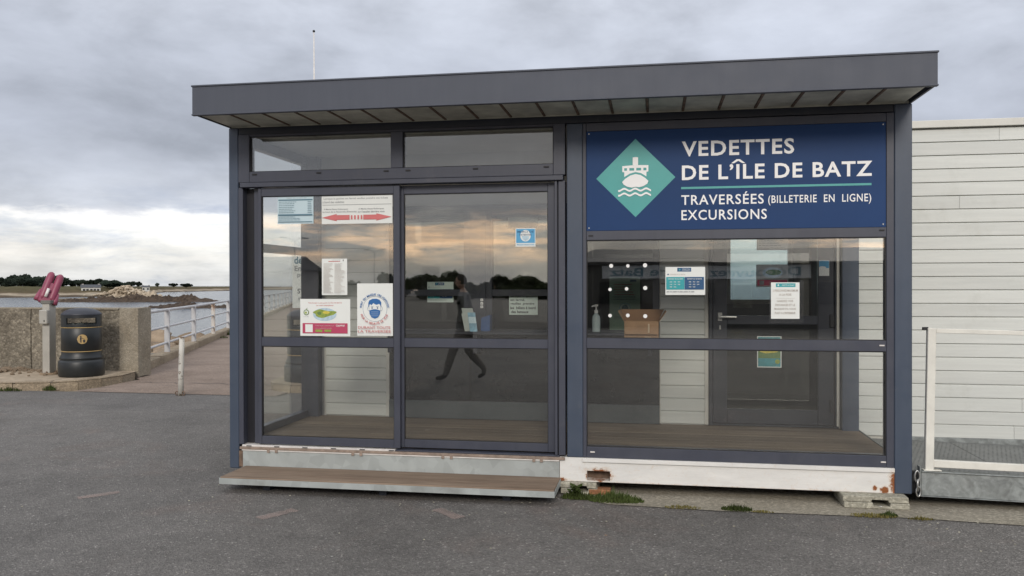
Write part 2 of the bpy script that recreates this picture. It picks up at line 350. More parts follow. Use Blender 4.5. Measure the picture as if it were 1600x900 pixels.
def atube(bm, pts, r, seg=10, cap=True):
    pts = [Vector(p) for p in pts]; rings = []
    rr = r if isinstance(r, (list, tuple)) else [r]*len(pts)
    for i, p in enumerate(pts):
        d = (pts[min(i+1, len(pts)-1)]-pts[max(i-1, 0)]).normalized()
        a = d.orthogonal().normalized() if i == 0 else (pa - d*pa.dot(d)).normalized()
        pa = a; b = d.cross(a)
        rings.append([bm.verts.new(p+(a*math.cos(t)+b*math.sin(t))*rr[i]) for t in [2*math.pi*k/seg for k in range(seg)]])
    for q in range(len(rings)-1):
        for k in range(seg): bm.faces.new((rings[q][k], rings[q][(k+1) % seg], rings[q+1][(k+1) % seg], rings[q+1][k]))
    if cap: bm.faces.new(rings[0][::-1]); bm.faces.new(rings[-1])
def tube(name, pts, r, m, parent=None, seg=10, smooth=True, loc=None):
    bm = bmesh.new(); atube(bm, pts, r, seg); o = fin_bm(name, bm, m, parent, False, loc)
    if smooth:
        for p in o.data.polygons: p.use_smooth = len(p.vertices) == 4
    return o
def alathe(bm, prof, c, seg=40, a0=0., a1=2*math.pi):
    full = abs(a1-a0-2*math.pi) < 1e-6; n = seg if full else seg+1; rings = []
    for r, z in prof: rings.append([bm.verts.new((c[0]+r*math.cos(a0+(a1-a0)*k/seg), c[1]+r*math.sin(a0+(a1-a0)*k/seg), c[2]+z)) for k in range(n)])
    for q in range(len(rings)-1):
        for k in range(seg if not full else n):
            k2 = (k+1) % n
            if not full and k2 == 0: continue
            bm.faces.new((rings[q][k], rings[q][k2], rings[q+1][k2], rings[q+1][k]))
def aprism(bm, poly, y0, y1):
    """polygon in x,z pushed from y0 to y1"""
    a = [bm.verts.new((x, y0, z)) for x, z in poly]; b = [bm.verts.new((x, y1, z)) for x, z in poly]
    bm.faces.new(a); bm.faces.new(b[::-1]); n = len(poly)
    for k in range(n): bm.faces.new((a[k], b[k], b[(k+1) % n], a[(k+1) % n]))
def thing(name, label, cat, loc=(0, 0, 0), group=None):
    o = bpy.data.objects.new(name, None); COL.objects.link(o); o.location = loc; o.empty_display_size = .1
    return tag(o, label, cat, group)
def tag(o, label, cat, group=None):
    o['label'] = label; o['category'] = cat
    if group: o['group'] = group
    return o
def struct(o): o['kind'] = 'structure'; return o

# flat lettering --------------------------------------------------
_tc = {}
def glyphs(s, bold=0., sp=1.0):
    k = (s, bold, sp)
    if k not in _tc:
        cu = bpy.data.curves.new('t', 'FONT'); cu.body = s; cu.size = 1; cu.offset = bold; cu.space_character = sp; cu.resolution_u = 3; cu.fill_mode = 'FRONT'
        ob = bpy.data.objects.new('t', cu); COL.objects.link(ob)
        me = bpy.data.meshes.new_from_object(ob.evaluated_get(bpy.context.evaluated_depsgraph_get()))
        vs_ = [(v.co.x, v.co.y) for v in me.vertices]; fs = [tuple(p.vertices) for p in me.polygons]
        bpy.data.objects.remove(ob); bpy.data.curves.remove(cu); bpy.data.meshes.remove(me)
        _tc[k] = (vs_, fs)
    return _tc[k]
class Print:
    """flat ink on a sheet: x,z positions in metres on a plane of constant y seen from -y; every element lies a hair further out"""
    def __init__(s, y, step=.0004): s.bm = bmesh.new(); s.y = y; s.st = step; s.mats = []
    def mi(s, m):
        if m not in s.mats: s.mats.append(m)
        return s.mats.index(m)
    def poly(s, pts, m):
        s.y -= s.st; f = s.bm.faces.new([s.bm.verts.new((x, s.y, z)) for x, z in pts]); f.material_index = s.mi(m)
    def rect(s, x0, x1, z0, z1, m): s.poly([(x0, z0), (x1, z0), (x1, z1), (x0, z1)], m)
    def disc(s, x, z, r, m, rz=None, n=28): s.poly([(x+r*math.cos(2*math.pi*k/n), z+(rz or r)*math.sin(2*math.pi*k/n)) for k in range(n)], m)
    def raw(s, vs_, fs, m):
        s.y -= s.st; bv = [s.bm.verts.new((x, s.y, z)) for x, z in vs_]; i = s.mi(m)
        for f in fs:
            try: s.bm.faces.new([bv[k] for k in f]).material_index = i
            except ValueError: pass
    def text(s, st, x0, x1, z0, z1, m, bold=0., sp=1.0):
        vs_, fs = glyphs(st, bold, sp)
        if not vs_: return
        ax, bx_ = min(v[0] for v in vs_), max(v[0] for v in vs_)
        lo, hi = min(v[1] for v in vs_), max(v[1] for v in vs_)
        s.raw([(x0+(v[0]-ax)/(bx_-ax)*(x1-x0), z0+(v[1]-lo)/(hi-lo)*(z1-z0)) for v in vs_], fs, m)
    def arc(s, st, cx, cz, r, a0, a1, h, m, bold=0., inward=False):
        n = len(st)
        for i, ch in enumerate(st):
            if ch == ' ': continue
            vs_, fs = glyphs(ch, bold); mx = (min(v[0] for v in vs_)+max(v[0] for v in vs_))/2
            a = R(a0+(a1-a0)*i/(n-1)); k = h/.72
            up = (math.cos(a), math.sin(a)) if not inward else (-math.cos(a), -math.sin(a)); rt = (up[1], -up[0])
            ox, oz = cx+r*math.cos(a), cz+r*math.sin(a)
            s.raw([(ox+k*((v[0]-mx)*rt[0]+v[1]*up[0]), oz+k*((v[0]-mx)*rt[1]+v[1]*up[1])) for v in vs_], fs, m)
    def lines(s, x0, x1, z0, z1, n, m, seed=1, fill=.5, lo=.5):
        rg = random.Random(seed); p = (z1-z0)/n
        for i in range(n):
            z = z1-p*(i+.5); s.y -= s.st; idx = s.mi(m); x = x0; end = x0+(x1-x0)*rg.uniform(lo, 1)
            while x < end:
                wd = min((x1-x0)*rg.uniform(.05, .16), end-x)
                f = s.bm.faces.new([s.bm.verts.new(q) for q in ((x, s.y, z-p*fill/2), (x+wd, s.y, z-p*fill/2), (x+wd, s.y, z+p*fill/2), (x, s.y, z+p*fill/2))]); f.material_index = idx
                x += wd+(x1-x0)*.022
    def done(s, parent, name='print'):
        o_ = off_of(parent); me = bpy.data.meshes.new(name)
        bmesh.ops.translate(s.bm, verts=s.bm.verts, vec=-o_); s.bm.to_mesh(me); s.bm.free()
        return mk(name, me, s.mats, parent)
def sheet(name, label, cat, x0, x1, z0, z1, y, paper='paper', skew=0., group=None):
    """a sheet of paper on a pane, front at y; returns (object, Print)"""
    bm = bmesh.new(); aprism(bm, [(x0, z0), (x1, z0+skew), (x1, z1+skew), (x0, z1)], y, y+.0012)
    o = fin_bm(name, bm, paper, None, False, ((x0+x1)/2, y, z0)); tag(o, label, cat, group)
    return o, Print(y)

# ================================================================== SETTING
# asphalt forecourt, quay body, sea
def flat(name, poly, z, m, sub=0):
    bm = bmesh.new(); bm.faces.new([bm.verts.new((x, y, z)) for x, y in poly]); o = fin_bm(name, bm, m)
    if o.data.polygons[0].normal.z < 0: o.data.flip_normals()
    return struct(o)
U = Vector((-.370, .929, 0)); VN = Vector((.929, .370, 0))          # direction of the jetty, and across it
def jet(a, b, z=0.): p = Vector((-5.86, 7.05, 0))+U*a+VN*b; return (p.x, p.y, z)
flat('asphalt_ground', [(-60, -160), (90, -160), (90, 9.0), (-1.9, 9.0), (-1.9, 4.9), (-60, 4.9)], 0., 'asphalt')
struct(box('quay', -60, 90, -160.0, 12, -5, -.03, 'quay_stone', None, 0))
bm = bmesh.new()
q = [jet(-4, -.3), jet(95, -.3), jet(95, 3.3), jet(-4, 3.3)]
lo = [bm.verts.new((x, y, -5)) for x, y, _ in q]; hi = [bm.verts.new((x, y, -.02)) for x, y, _ in q]
bm.faces.new(hi); [bm.faces.new((lo[k], lo[(k+1) % 4], hi[(k+1) % 4], hi[k])) for k in range(4)]
struct(fin_bm('jetty', bm, 'quay_stone'))
e0, e1, e2 = jet(95, 0), jet(95, 3.0), jet(0, 3.05)
flat('path', [(-5.30, 4.905), (-1.95, 4.86), (-1.95, 6.2), e2[:2], e1[:2], e0[:2], jet(0, 0)[:2], (-5.25, 6.5), (-5.22, 5.4)], .006, 'path_concrete')
bm = bmesh.new(); bmesh.ops.create_circle(bm, cap_ends=True, segments=96, radius=6000)
sea = fin_bm('sea', bm, 'sea_water'); sea.location.z = -3.0; struct(sea)
flat('apron', [(2.84, -.06), (3.2, -.30), (4.0, -.345), (5.3, -.315), (6.2, -.40), (16, -.5), (16, 6), (2.84, 6)], .006, 'apron_concrete')
# crack across the path: a thin dark wavy gap
def crack(pts, wd, z=.011):
    bm = bmesh.new(); up, dn = [], []
    for i, (x, y) in enumerate(pts):
        k = wd*random.uniform(.4, 1.3); up.append(bm.verts.new((x, y+k, z))); dn.append(bm.verts.new((x, y-k, z)))
    for i in range(len(pts)-1): bm.faces.new((dn[i], dn[i+1], up[i+1], up[i]))
    return struct(fin_bm('path_crack', bm, 'rubber'))
crack([(-5.0+i*.09, 6.12+.05*math.sin(i*1.3)+random.uniform(-.02, .02)) for i in range(28)], .012)
crack([(-5.2+i*.07, 5.35+i*.03+random.uniform(-.015, .015)) for i in range(16)], .008)

# kerbs: rounded pavement corner left of the path, and its twin on the far side
def kerb_island(name, pts, inner, top):
    """pts: kerb line; kerb stones are separate pieces, pavement behind"""
    flat(name, list(pts)+list(inner), top-.006, 'gravel')
    par = struct(bpy.data.objects.new('kerb', None)); COL.objects.link(par)
    n = len(pts)
    for i in range(n-1):
        a, b = Vector((*pts[i], 0)), Vector((*pts[i+1], 0)); d = (b-a); L = d.length; d.normalize(); nrm = Vector((-d.y, d.x, 0))
        bm = bmesh.new()
        P = [a+d*.006, b-d*.006, b-d*.006+nrm*.20, a+d*.006+nrm*.20]
        lo_ = [bm.verts.new((p.x, p.y, -.05)) for p in P]; h_ = [bm.verts.new((p.x, p.y, top+random.uniform(-.006, .008))) for p in P]
        bm.faces.new(h_); bm.faces.new(lo_[::-1]); [bm.faces.new((lo_[k], lo_[(k+1) % 4], h_[(k+1) % 4], h_[k])) for k in range(4)]
        bmesh.ops.bevel(bm, geom=[e for e in bm.edges if all(v.co.z > .05 for v in e.verts)], offset=.02, segments=2, affect='EDGES')
        o = fin_bm('kerb_stone', bm, 'kerb_concrete', par)
    return par
kl = [(-16., 3.95), (-13., 4.2), (-10.5, 4.4), (-8.4, 4.58), (-7.3, 4.72), (-6.3, 4.84), (-5.75, 4.98), (-5.45, 5.22), (-5.33, 5.6), (-5.30, 6.1), (-5.42, 6.62)]
kerb_island('pavement', kl, [(-5.7, 7.0), (-16, 7.0)], .13)
kerb_island('pavement', [(-2.5, 7.2), (-2.52, 6.3), (-2.45, 5.75), (-2.25, 5.42), (-1.9, 5.28), (-.9, 5.2), (1.5, 5.1)], [(1.5, 7.4)], .13)

# concrete sea wall with its smoother end, built round an irregular outline
def rough_block(name, poly, z0, z1, m, parent=None, amp=.012, cuts=5, loc=None):
    bm = bmesh.new(); a = [bm.verts.new((x, y, z0)) for x, y in poly]; b = [bm.verts.new((x, y, z1)) for x, y in poly]; n = len(poly)
    bm.faces.new(a[::-1]); bm.faces.new(b); [bm.faces.new((a[k], a[(k+1) % n], b[(k+1) % n], b[k])) for k in range(n)]
    bmesh.ops.subdivide_edges(bm, edges=bm.edges[:], cuts=cuts, use_grid_fill=True)
    for v in bm.verts:
        nv = mnoise.noise_vector(v.co*1.9)*amp+mnoise.noise_vector(v.co*7)*amp*.5
        v.co += nv
    return fin_bm(name, bm, m, parent, False, loc)
sw = thing('sea_wall', 'long rough pebbly concrete sea wall behind the telescope', 'wall', (-8, 6.9, .1))
rough_block('wall_body', [(-17, 6.5), (-9.04, 6.62), (-9.04, 7.08), (-17, 7.0)], .0, 1.205, 'pebble_wall', sw, .02, 9)
rough_block('wall_body', [(-9.0, 6.62), (-7.52, 6.66), (-7.52, 7.1), (-9.0, 7.08)], .0, 1.215, 'pebble_wall', sw, .02, 7)
rough_block('wall_body', [(-7.5, 6.66), (-5.78, 6.72), (-5.78, 7.15), (-7.5, 7.1)], .0, 1.215, 'pebble_wall', sw, .02, 7)
rough_block('coping', [(-17, 6.46), (-5.80, 6.69), (-5.80, 7.18), (-17, 7.03)], 1.21, 1.235, 'wall_quoin', sw, .006, 9)
rough_block('end_pier', [(-5.775, 6.70), (-5.44, 6.74), (-5.47, 7.16), (-5.78, 7.16)], .02, 1.235, 'wall_quoin', sw, .012, 7)
sw2 = thing('sea_wall', 'concrete wall end beyond the glazed side, behind the half hidden bin', 'wall', (-1.6, 6.9, .1))
rough_block('wall_body', [(-2.42, 6.45), (1.4, 6.35), (1.4, 6.8), (-2.4, 6.9)], .0, 1.2, 'pebble_wall', sw2, .015, 7)
# gravel and fallen bits at the foot of the wall
bm = bmesh.new()
for i in range(260):
    x = random.uniform(-9.2, -6.0); y = 6.62-abs(random.gauss(0, .30)); s = random.uniform(.012, .05)*(1.6 if x < -7.6 else 1)
    r_ = bmesh.ops.create_icosphere(bm, subdivisions=1, radius=s, matrix=Matrix.Translation((x, y, .125+s*.3))@Matrix.Diagonal((1, random.uniform(.6, 1), .55, 1)))
st = fin_bm('rubble', bm, 'shore_rock'); st['kind'] = 'stuff'; st['label'] = 'loose gravel and stone chips at the foot of the sea wall'; st['category'] = 'rubble'

# railing along the jetty: kerb plinth, posts and three pipe rails
def railing(name, label, b, n0, n1, zk, sp=3.45, first=3.5):
    t = thing(name, label, 'railing', jet(first, b, 0))
    seg = []
    L0, L1 = (-.1, first+sp*(n1-1)+1.5)
    x = L0; i = 0
    while x < L1:
        x2 = min(x+2.3, L1); bm = bmesh.new()
        c = [jet(x+.008, b-.17), jet(x2-.008, b-.17), jet(x2-.008, b+.17), jet(x+.008, b+.17)]
        lo_ = [bm.verts.new((p[0], p[1], -.1)) for p in c]; h_ = [bm.verts.new((p[0], p[1], zk+random.uniform(-.012, .006))) for p in c]
        bm.faces.new(h_); [bm.faces.new((lo_[k], lo_[(k+1) % 4], h_[(k+1) % 4], h_[k])) for k in range(4)]
        bmesh.ops.bevel(bm, geom=[e for e in bm.edges if all(v.co.z > .05 for v in e.verts)], offset=.018, segments=2, affect='EDGES')
        fin_bm('plinth_stone', bm, 'kerb_concrete', t); x = x2; i += 1
    for k in range(n0, n1):
        a = first+sp*k; bm = bmesh.new()
        p = Vector(jet(a, b)); ca = [p+U*sx*.035+VN*sy*.055 for sx, sy in ((-1, -1), (1, -1), (1, 1), (-1, 1))]
        lo_ = [bm.verts.new((v.x, v.y, zk-.02)) for v in ca]; h_ = [bm.verts.new((v.x, v.y, zk+.93)) for v in ca]
        bm.faces.new(h_); [bm.faces.new((lo_[j], lo_[(j+1) % 4], h_[(j+1) % 4], h_[j])) for j in range(4)]
        bmesh.ops.bevel(bm, geom=bm.edges[:], offset=.008, segments=1, affect='EDGES')
        fin_bm('post', bm, 'rail_rusty' if k == 2 else 'rail_white', t)
    for z, r_ in ((.93, .035), (.56, .026), (.20, .027)):
        tube('rail', [jet(-.25+i*(L1+.2)/24, b, zk+z+.006*math.sin(i*1.7)) for i in range(25)], r_, 'rail_white', t, 10)
    return t
railing('jetty_railing', 'white pipe railing on a concrete kerb running out from the pebbly wall end', 0., 0, 19, .16)
railing('jetty_railing', 'white pipe railing starting behind the kiosk on the other jetty edge', 3.05, 0, 6, .16)

# boulders of the shore beyond the railing
def rock_mesh(seed, sub=3):
    bm = bmesh.new(); bmesh.ops.create_icosphere(bm, subdivisions=sub, radius=1); o_ = Vector((seed*13.1, seed*3.7, seed*7.3))
    for v in bm.verts:
        d = v.co.normalized(); k = 1+.38*mnoise.noise(d*1.3+o_)+.16*mnoise.noise(d*3.1+o_); c = d*k
        for a in range(5):
            pn = Vector((math.sin(seed+a*2.1), math.cos(seed*1.7+a*1.3), math.sin(seed*.6+a*.9))).normalized(); lim = .74+.1*math.sin(seed*5+a)
            if c.dot(pn) > lim: c -= pn*(c.dot(pn)-lim)*.85
        v.co = Vector((c.x, c.y, c.z*.78))
    me = bpy.data.meshes.new('boulder'); bm.to_mesh(me); bm.free(); me.polygons.foreach_set('use_smooth', [True]*len(me.polygons)); return me
RM = [rock_mesh(s) for s in range(1, 6)]
for me in RM: me.materials.append(MATS['shore_rock'])
rg = random.Random(11)
CX, CY = 3.526, -6.416
def pol(px, dist, z=0.):
    """a place on a given bearing (tangent of the angle from the camera axis, in 1/1280) and depth"""
    b = math.atan((px-800)/1280.73)-YAW; d = dist/math.cos(math.atan((px-800)/1280.73))
    return Vector((CX+d*math.sin(b), CY+d*math.cos(b), z))
def jdep(px): return 16.2+(px-218)*.079
for i in range(72):
    px = rg.uniform(190, 316); d = jdep(px)+.9+rg.random()*(35-jdep(px)); s = rg.uniform(.22, .55)
    p = pol(px, d); z = -.42-(d-18)*.026-max(0, px-262)*.006+rg.uniform(-.12, .12)
    o = bpy.data.objects.new('boulder', RM[i % 5]); COL.objects.link(o)
    o.location = (p.x, p.y, z); o.scale = (s, s*rg.uniform(.7, 1.1), s*rg.uniform(.7, 1.)); o.rotation_euler = (rg.uniform(-.3, .3), rg.uniform(-.3, .3), rg.uniform(0, 6.3))
    tag(o, 'brown boulder on the shore below the jetty railing', 'rock', 'boulders heaped below the jetty railing')
for px, d, z, s, lb in ((240, 30, -.38, .66, 'large rounded boulder rising behind the low rail next to the wall end'), (297, 33, -.62, .62, 'rounded boulder behind the second railing post')):
    o = bpy.data.objects.new('boulder', RM[1]); COL.objects.link(o); o.location = pol(px, d, z); o.scale = (s, s, s*.85); tag(o, lb, 'rock')
bm = bmesh.new()                               # rubble bank the boulders lie on
gr = []
for a in range(34):
    px = 120+a*6.6; row = []
    for j in range(11):
        d = jdep(px)-.2+(43-jdep(px))*j/10; p = pol(px, d); row.append(bm.verts.new((p.x, p.y, -.45-(d-18)*.028-max(0, px-262)*.011-(2.6 if j == 10 else 0)-max(0, px-318)*.1+.16*mnoise.noise(Vector((p.x*.6, p.y*.6, 0))))))
    gr.append(row)
for i in range(33):
    for j in range(10): bm.faces.new((gr[i][j], gr[i+1][j], gr[i+1][j+1], gr[i][j+1]))
struct(fin_bm('shore', bm, 'shore_rock', None, True))

# ------------------------------------------------------------------ far island
def interp(x, t):
    for (a, va), (b, vb) in zip(t, t[1:]):
        if x <= b: return va+(vb-va)*max(0., (x-a))/(b-a)
    return t[-1][1]
SH = [(-900, 300), (-200, 300), (0, 300), (180, 325), (215, 420), (260, 520), (360, 640), (460, 760), (560, 900)]
HT = [(-900, 1.4), (-60, 1.4), (60, 1.2), (190, .9), (260, .2), (360, -.6), (450, -1.6), (520, -2.9), (560, -3.4)]
bm = bmesh.new(); cols = []
for i in range(0, 147):
    px = -900+i*10; d0 = interp(px, SH); h = interp(px, HT); c = []
    for k, fr in enumerate((0, .02, .05, .09, .14, .20, .30, .45, .7, 1.1)):
        d = d0*(1+fr); t = min(1., fr/.17); z = -3.5+(h+3.5)*(t*t*(3-2*t)); p = pol(px, d+6*mnoise.noise(Vector((px*.03, k*3., 0))))
        c.append(bm.verts.new((p.x, p.y, z+(.35*mnoise.noise(Vector((px*.06, k*1.7, 2.)))*(1 if 0 < k else 0)))))
    cols.append(c)
for a, b in zip(cols, cols[1:]):
    for k in range(len(a)-1): bm.faces.new((a[k], b[k], b[k+1], a[k+1]))
struct(fin_bm('island', bm, 'island_ground', None, True))
# trees
def crown_mesh(seed, n=620, kind='pine', leaf='pine_leaf'):
    rg = random.Random(seed); bm = bmesh.new(); lobes = []
    for i in range(9):
        a = rg.uniform(0, 6.28); r_ = rg.uniform(.1, .72); lobes.append((r_*math.cos(a), r_*math.sin(a), rg.uniform(.42, .80) if kind == 'pine' else rg.uniform(.12, .72), rg.uniform(.26, .44)))
    for i in range(n):
        lx, ly, lz, lr = lobes[i % 9]; d = Vector((rg.gauss(0, 1), rg.gauss(0, 1), rg.gauss(0, 1))).normalized()*lr*rg.uniform(.55, 1.05)
        c = Vector((lx+d.x, ly+d.y, lz+d.z*.55)); s = rg.uniform(.05, .11)
        e1_ = Vector((rg.gauss(0, 1), rg.gauss(0, 1), rg.gauss(0, .6))).normalized(); e2_ = e1_.orthogonal().normalized()
        bm.faces.new([bm.verts.new(c+e1_*s*u+e2_*s*v) for u, v in ((-1, -.6), (1, -.8), (.8, .9), (-.9, .7))])
    me = bpy.data.meshes.new('crown'); bm.to_mesh(me); bm.free(); me.materials.append(MATS[leaf]); return me
def trunk_mesh(seed):
    rg = random.Random(seed); bm = bmesh.new()
    atube(bm, [(0, 0, -.05), (.02, .01, .25), (.0, .03, .5), (.05, 0, .72)], [.045, .035, .028, .012], 6)
    for k in range(4):
        a = rg.uniform(0, 6.28); atube(bm, [(0, .02, .32+.07*k), (.22*math.cos(a), .22*math.sin(a), .5+.06*k), (.4*math.cos(a), .4*math.sin(a), .62+.05*k)], [.022, .015, .006], 5)
    me = bpy.data.meshes.new('trunk'); bm.to_mesh(me); bm.free(); me.materials.append(MATS['bark']); return me
CR = [crown_mesh(s, 1500) for s in (3, 4, 5)]; TR = [trunk_mesh(s) for s in (1, 2, 3)]; HC = [crown_mesh(s, 1700, 'bush', 'hedge_leaf') for s in (8, 9)]
def tree(name, p, wd, ht, label, group=None, v=0, kind='pine'):
    t = thing(name, label, 'tree', p, group); t.rotation_euler.z = v*1.9+p[0]*.7
    c = bpy.data.objects.new('crown', (CR if kind == 'pine' else HC)[v % (3 if kind == 'pine' else 2)]); k = bpy.data.objects.new('trunk', TR[v % 3])
    for o, z in ((c, 0), (k, 0)):
        COL.objects.link(o); o.parent = t; o.scale = (wd/2, wd/2, ht)
    return t
rg = random.Random(5)
IG = 'dark pines massed on the far island'
IL = 'dark rounded pine in the wood on the far island'
for px, top, dist, wpx in ((-40, 430, 400, 40), (-15, 431, 395, 34), (4, 434, 390, 26), (22, 431, 380, 30), (36, 428, 385, 34), (52, 431, 380, 32), (68, 432, 390, 30), (86, 431, 385, 34), (98, 434, 380, 28), (112, 437, 395, 22), (124, 436, 385, 22), (140, 437, 400, 26), (153, 435, 400, 28), (168, 437, 370, 26), (180, 437, 365, 28), (190, 440, 370, 22), (74, 437, 370, 26), (12, 438, 368, 30), (45, 437, 366, 30)):
    z0 = 1.0; ht = (445-top)*dist/1280+1.64-z0; tree('pine_tree', pol(px, dist, z0-.8), wpx*dist/1280*1.15, ht*1.02+.8, IL, IG, int(px) % 3)
for px, top, dist, wpx, lb in ((206, 444, 430, 15, 'dark pine at the thin end of the island wood, right of the stone heap'), (216, 445, 430, 10, 'small dark tree by the white gable on the island'), (246, 449.5, 560, 6, 'tiny lone tree on the bare island ridge'), (271, 447, 560, 13, 'darker of two windswept trees alone on the low island ridge'), (291, 449, 570, 17, 'flatter and wider of two windswept trees alone on the low island ridge')):
    z0 = interp(px, HT)-.3; ht = (446-top)*dist/1280+1.64-z0; tree('pine_tree', pol(px, dist, z0), wpx*dist/1280*1.2, max(ht, 2.4)*1.35, lb, None, int(px) % 3)
# island houses
def house(px, dist, z0, wd, dp, eave, ridge, label, wins, roof='slate_roof'):
    c = pol(px, dist, z0); t = thing('island_house', label, 'house', c); a = math.atan((px-800)/1280.73)-YAW
    bm = bmesh.new(); abox(bm, -wd/2, wd/2, 0, dp, -1, eave); fin_bm('wall', bm, 'render_white').parent = t
    bm = bmesh.new(); e = .3
    P = [(-wd/2-e, -e, eave), (wd/2+e, -e, eave), (wd/2+e, dp+e, eave), (-wd/2-e, dp+e, eave)]; v = [bm.verts.new(p) for p in P]; r1 = bm.verts.new((-wd/2-e, dp/2, ridge)); r2 = bm.verts.new((wd/2+e, dp/2, ridge))
    for f in ((v[0], v[1], r2, r1), (v[2], v[3], r1, r2), (v[1], v[2], r2), (v[3], v[0], r1), (v[3], v[2], v[1], v[0])): bm.faces.new(f)
    fin_bm('roof', bm, roof).parent = t
    for s in (-1, 1):
        bm = bmesh.new(); abox(bm, s*wd*.42-.4, s*wd*.42+.4, dp/2-.4, dp/2+.4, ridge-.8, ridge+.35); fin_bm('chimney', bm, 'render_grey').parent = t
    for x in wins:
        bm = bmesh.new(); abox(bm, x-.45, x+.45, -.06, .05, eave-1.6, eave-.6); fin_bm('window', bm, 'track_dark').parent = t
    t.rotation_euler.z = -a; return t
house(142, 352, -.9, 7.4, 5, 1.6, 2.9, 'long low house with a slate roof below the island wood', (-2.6, -1.3, .2, 1.5, 2.8))
house(228, 470, -.9, 3.8, 4, 1.5, 2.4, 'small white house at the right end of the island trees', (-1.2, 1.))
# reefs and the heap of pale rocks
def mound(name, px0, px1, d, z1, dp, m, label, seed, nx=110, ny=16, rough=.6):
    a, b = pol(px0, d), pol(px1, d); ax = (b-a); L = ax.length; ax.normalize(); nr = Vector((-ax.y, ax.x, 0)); bm = bmesh.new(); g = []
    for i in range(nx+1):
        u = i/nx; col = []
        for j in range(ny+1):
            v = j/ny*2-1; p = a+ax*L*u+nr*dp*v*.5
            env = (max(0., 1-abs(2*u-1)**3))**.7*max(0., 1-v*v)
            n = mnoise.fractal(Vector((u*L*.14, v*dp*.12, seed)), 1., 2., 5)
            sp = abs(mnoise.noise(Vector((u*L*.9, v*dp*.6, seed+9))))
            col.append(bm.verts.new((p.x, p.y, -3.35+(z1+3.35)*env*(.60+rough*n+.75*sp))))
        g.append(col)
    for i in range(nx):
        for j in range(ny): bm.faces.new((g[i][j], g[i+1][j], g[i+1][j+1], g[i][j+1]))
    o = fin_bm(name, bm, m, None, False, (a+b)/2); o['kind'] = 'structure'; return o
mound('reef', 75, 345, 232, -1.25, 14, 'reef_rock', '', 1., 260, 16, .9)
mound('reef', 205, 420, 168, -2.2, 10, 'reef_rock', '', 4., 220, 12, .9)
mound('reef', -60, 16, 218, -2.6, 8, 'reef_rock', '', 6., 50, 10, .8)
mound('reef', 30, 68, 205, -2.8, 4, 'reef_rock', '', 7., 40, 8, .8)
mound('reef', 150, 262, 240, -.5, 16, 'pale_rock', '', 2., 90, 16, .6)
mound('sand_bank', 60, 200, 262, -2.35, 26, 'island_ground', '', 3., 60, 10, .15)
hp = thing('rock_heap', 'heap of pale broken rocks crowning the dark reef off the island', 'rocks', pol(193, 243, -2))
bm = bmesh.new(); c = pol(193, 243, 0); ax = (pol(220, 243)-pol(160, 243)).normalized(); ny_ = Vector((-ax.y, ax.x, 0))
for i in range(330):
    u = random.gauss(0, 3.4); v = random.gauss(0, 2.); k = max(0., 1-abs(u)/8.2); z = -1.3+2.9*(k**1.2)*random.uniform(.3, 1.0); s = random.uniform(.22, .75)
    p = c+ax*(u+.6)+ny_*v
    rr = bmesh.ops.create_icosphere(bm, subdivisions=1, radius=s, matrix=Matrix.Translation((p.x, p.y, z))@Matrix.Rotation(random.uniform(0, 6), 4, 'Z')@Matrix.Rotation(random.uniform(-.7, .7), 4, 'X')@Matrix.Diagonal((1.3, .8, .6, 1)))
    for q_ in rr['verts']: q_.co += mnoise.noise_vector(q_.co*2)*.12
hr = fin_bm('broken_rock', bm, 'pale_rock', hp); hr['kind'] = 'stuff'

# ================================================================== CLAD BUILDING behind the kiosk
YB = 1.50
cb = thing('clad_building', 'low building clad in off-white horizontal boards behind the glazed kiosk', 'building', (7.5, 2.5, .1))
XR = 13.0
def wallbox(x0, x1, z0, z1, m='off_white', n='wall'): box(n, x0, x1, YB, YB+.10, z0, z1, m, cb, 0)
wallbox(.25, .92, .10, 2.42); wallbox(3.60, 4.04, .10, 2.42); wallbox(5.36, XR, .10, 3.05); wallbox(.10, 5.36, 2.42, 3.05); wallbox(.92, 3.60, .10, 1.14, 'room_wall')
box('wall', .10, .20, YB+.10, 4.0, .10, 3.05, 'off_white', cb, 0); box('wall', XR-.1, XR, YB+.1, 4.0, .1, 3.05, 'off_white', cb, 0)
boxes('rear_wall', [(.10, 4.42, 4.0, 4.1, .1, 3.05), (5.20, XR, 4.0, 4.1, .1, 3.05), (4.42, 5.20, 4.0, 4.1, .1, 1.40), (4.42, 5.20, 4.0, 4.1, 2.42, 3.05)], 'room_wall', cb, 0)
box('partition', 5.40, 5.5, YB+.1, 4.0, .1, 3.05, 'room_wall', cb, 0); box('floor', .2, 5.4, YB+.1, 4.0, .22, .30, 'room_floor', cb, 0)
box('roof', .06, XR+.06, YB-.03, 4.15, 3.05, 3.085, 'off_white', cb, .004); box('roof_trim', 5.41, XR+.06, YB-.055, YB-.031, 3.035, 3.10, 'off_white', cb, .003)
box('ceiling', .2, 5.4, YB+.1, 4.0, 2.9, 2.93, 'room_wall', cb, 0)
rw = boxes('rear_window', [(4.42, 4.47, 3.99, 4.05, 1.40, 2.42), (5.15, 5.20, 3.99, 4.05, 1.40, 2.42), (4.47, 5.15, 3.99, 4.05, 1.40, 1.45), (4.47, 5.15, 3.99, 4.05, 2.37, 2.42)], 'off_white', cb)
box('pane', 4.47, 5.15, 4.015, 4.021, 1.45, 2.37, 'glass_blue', rw, 0)
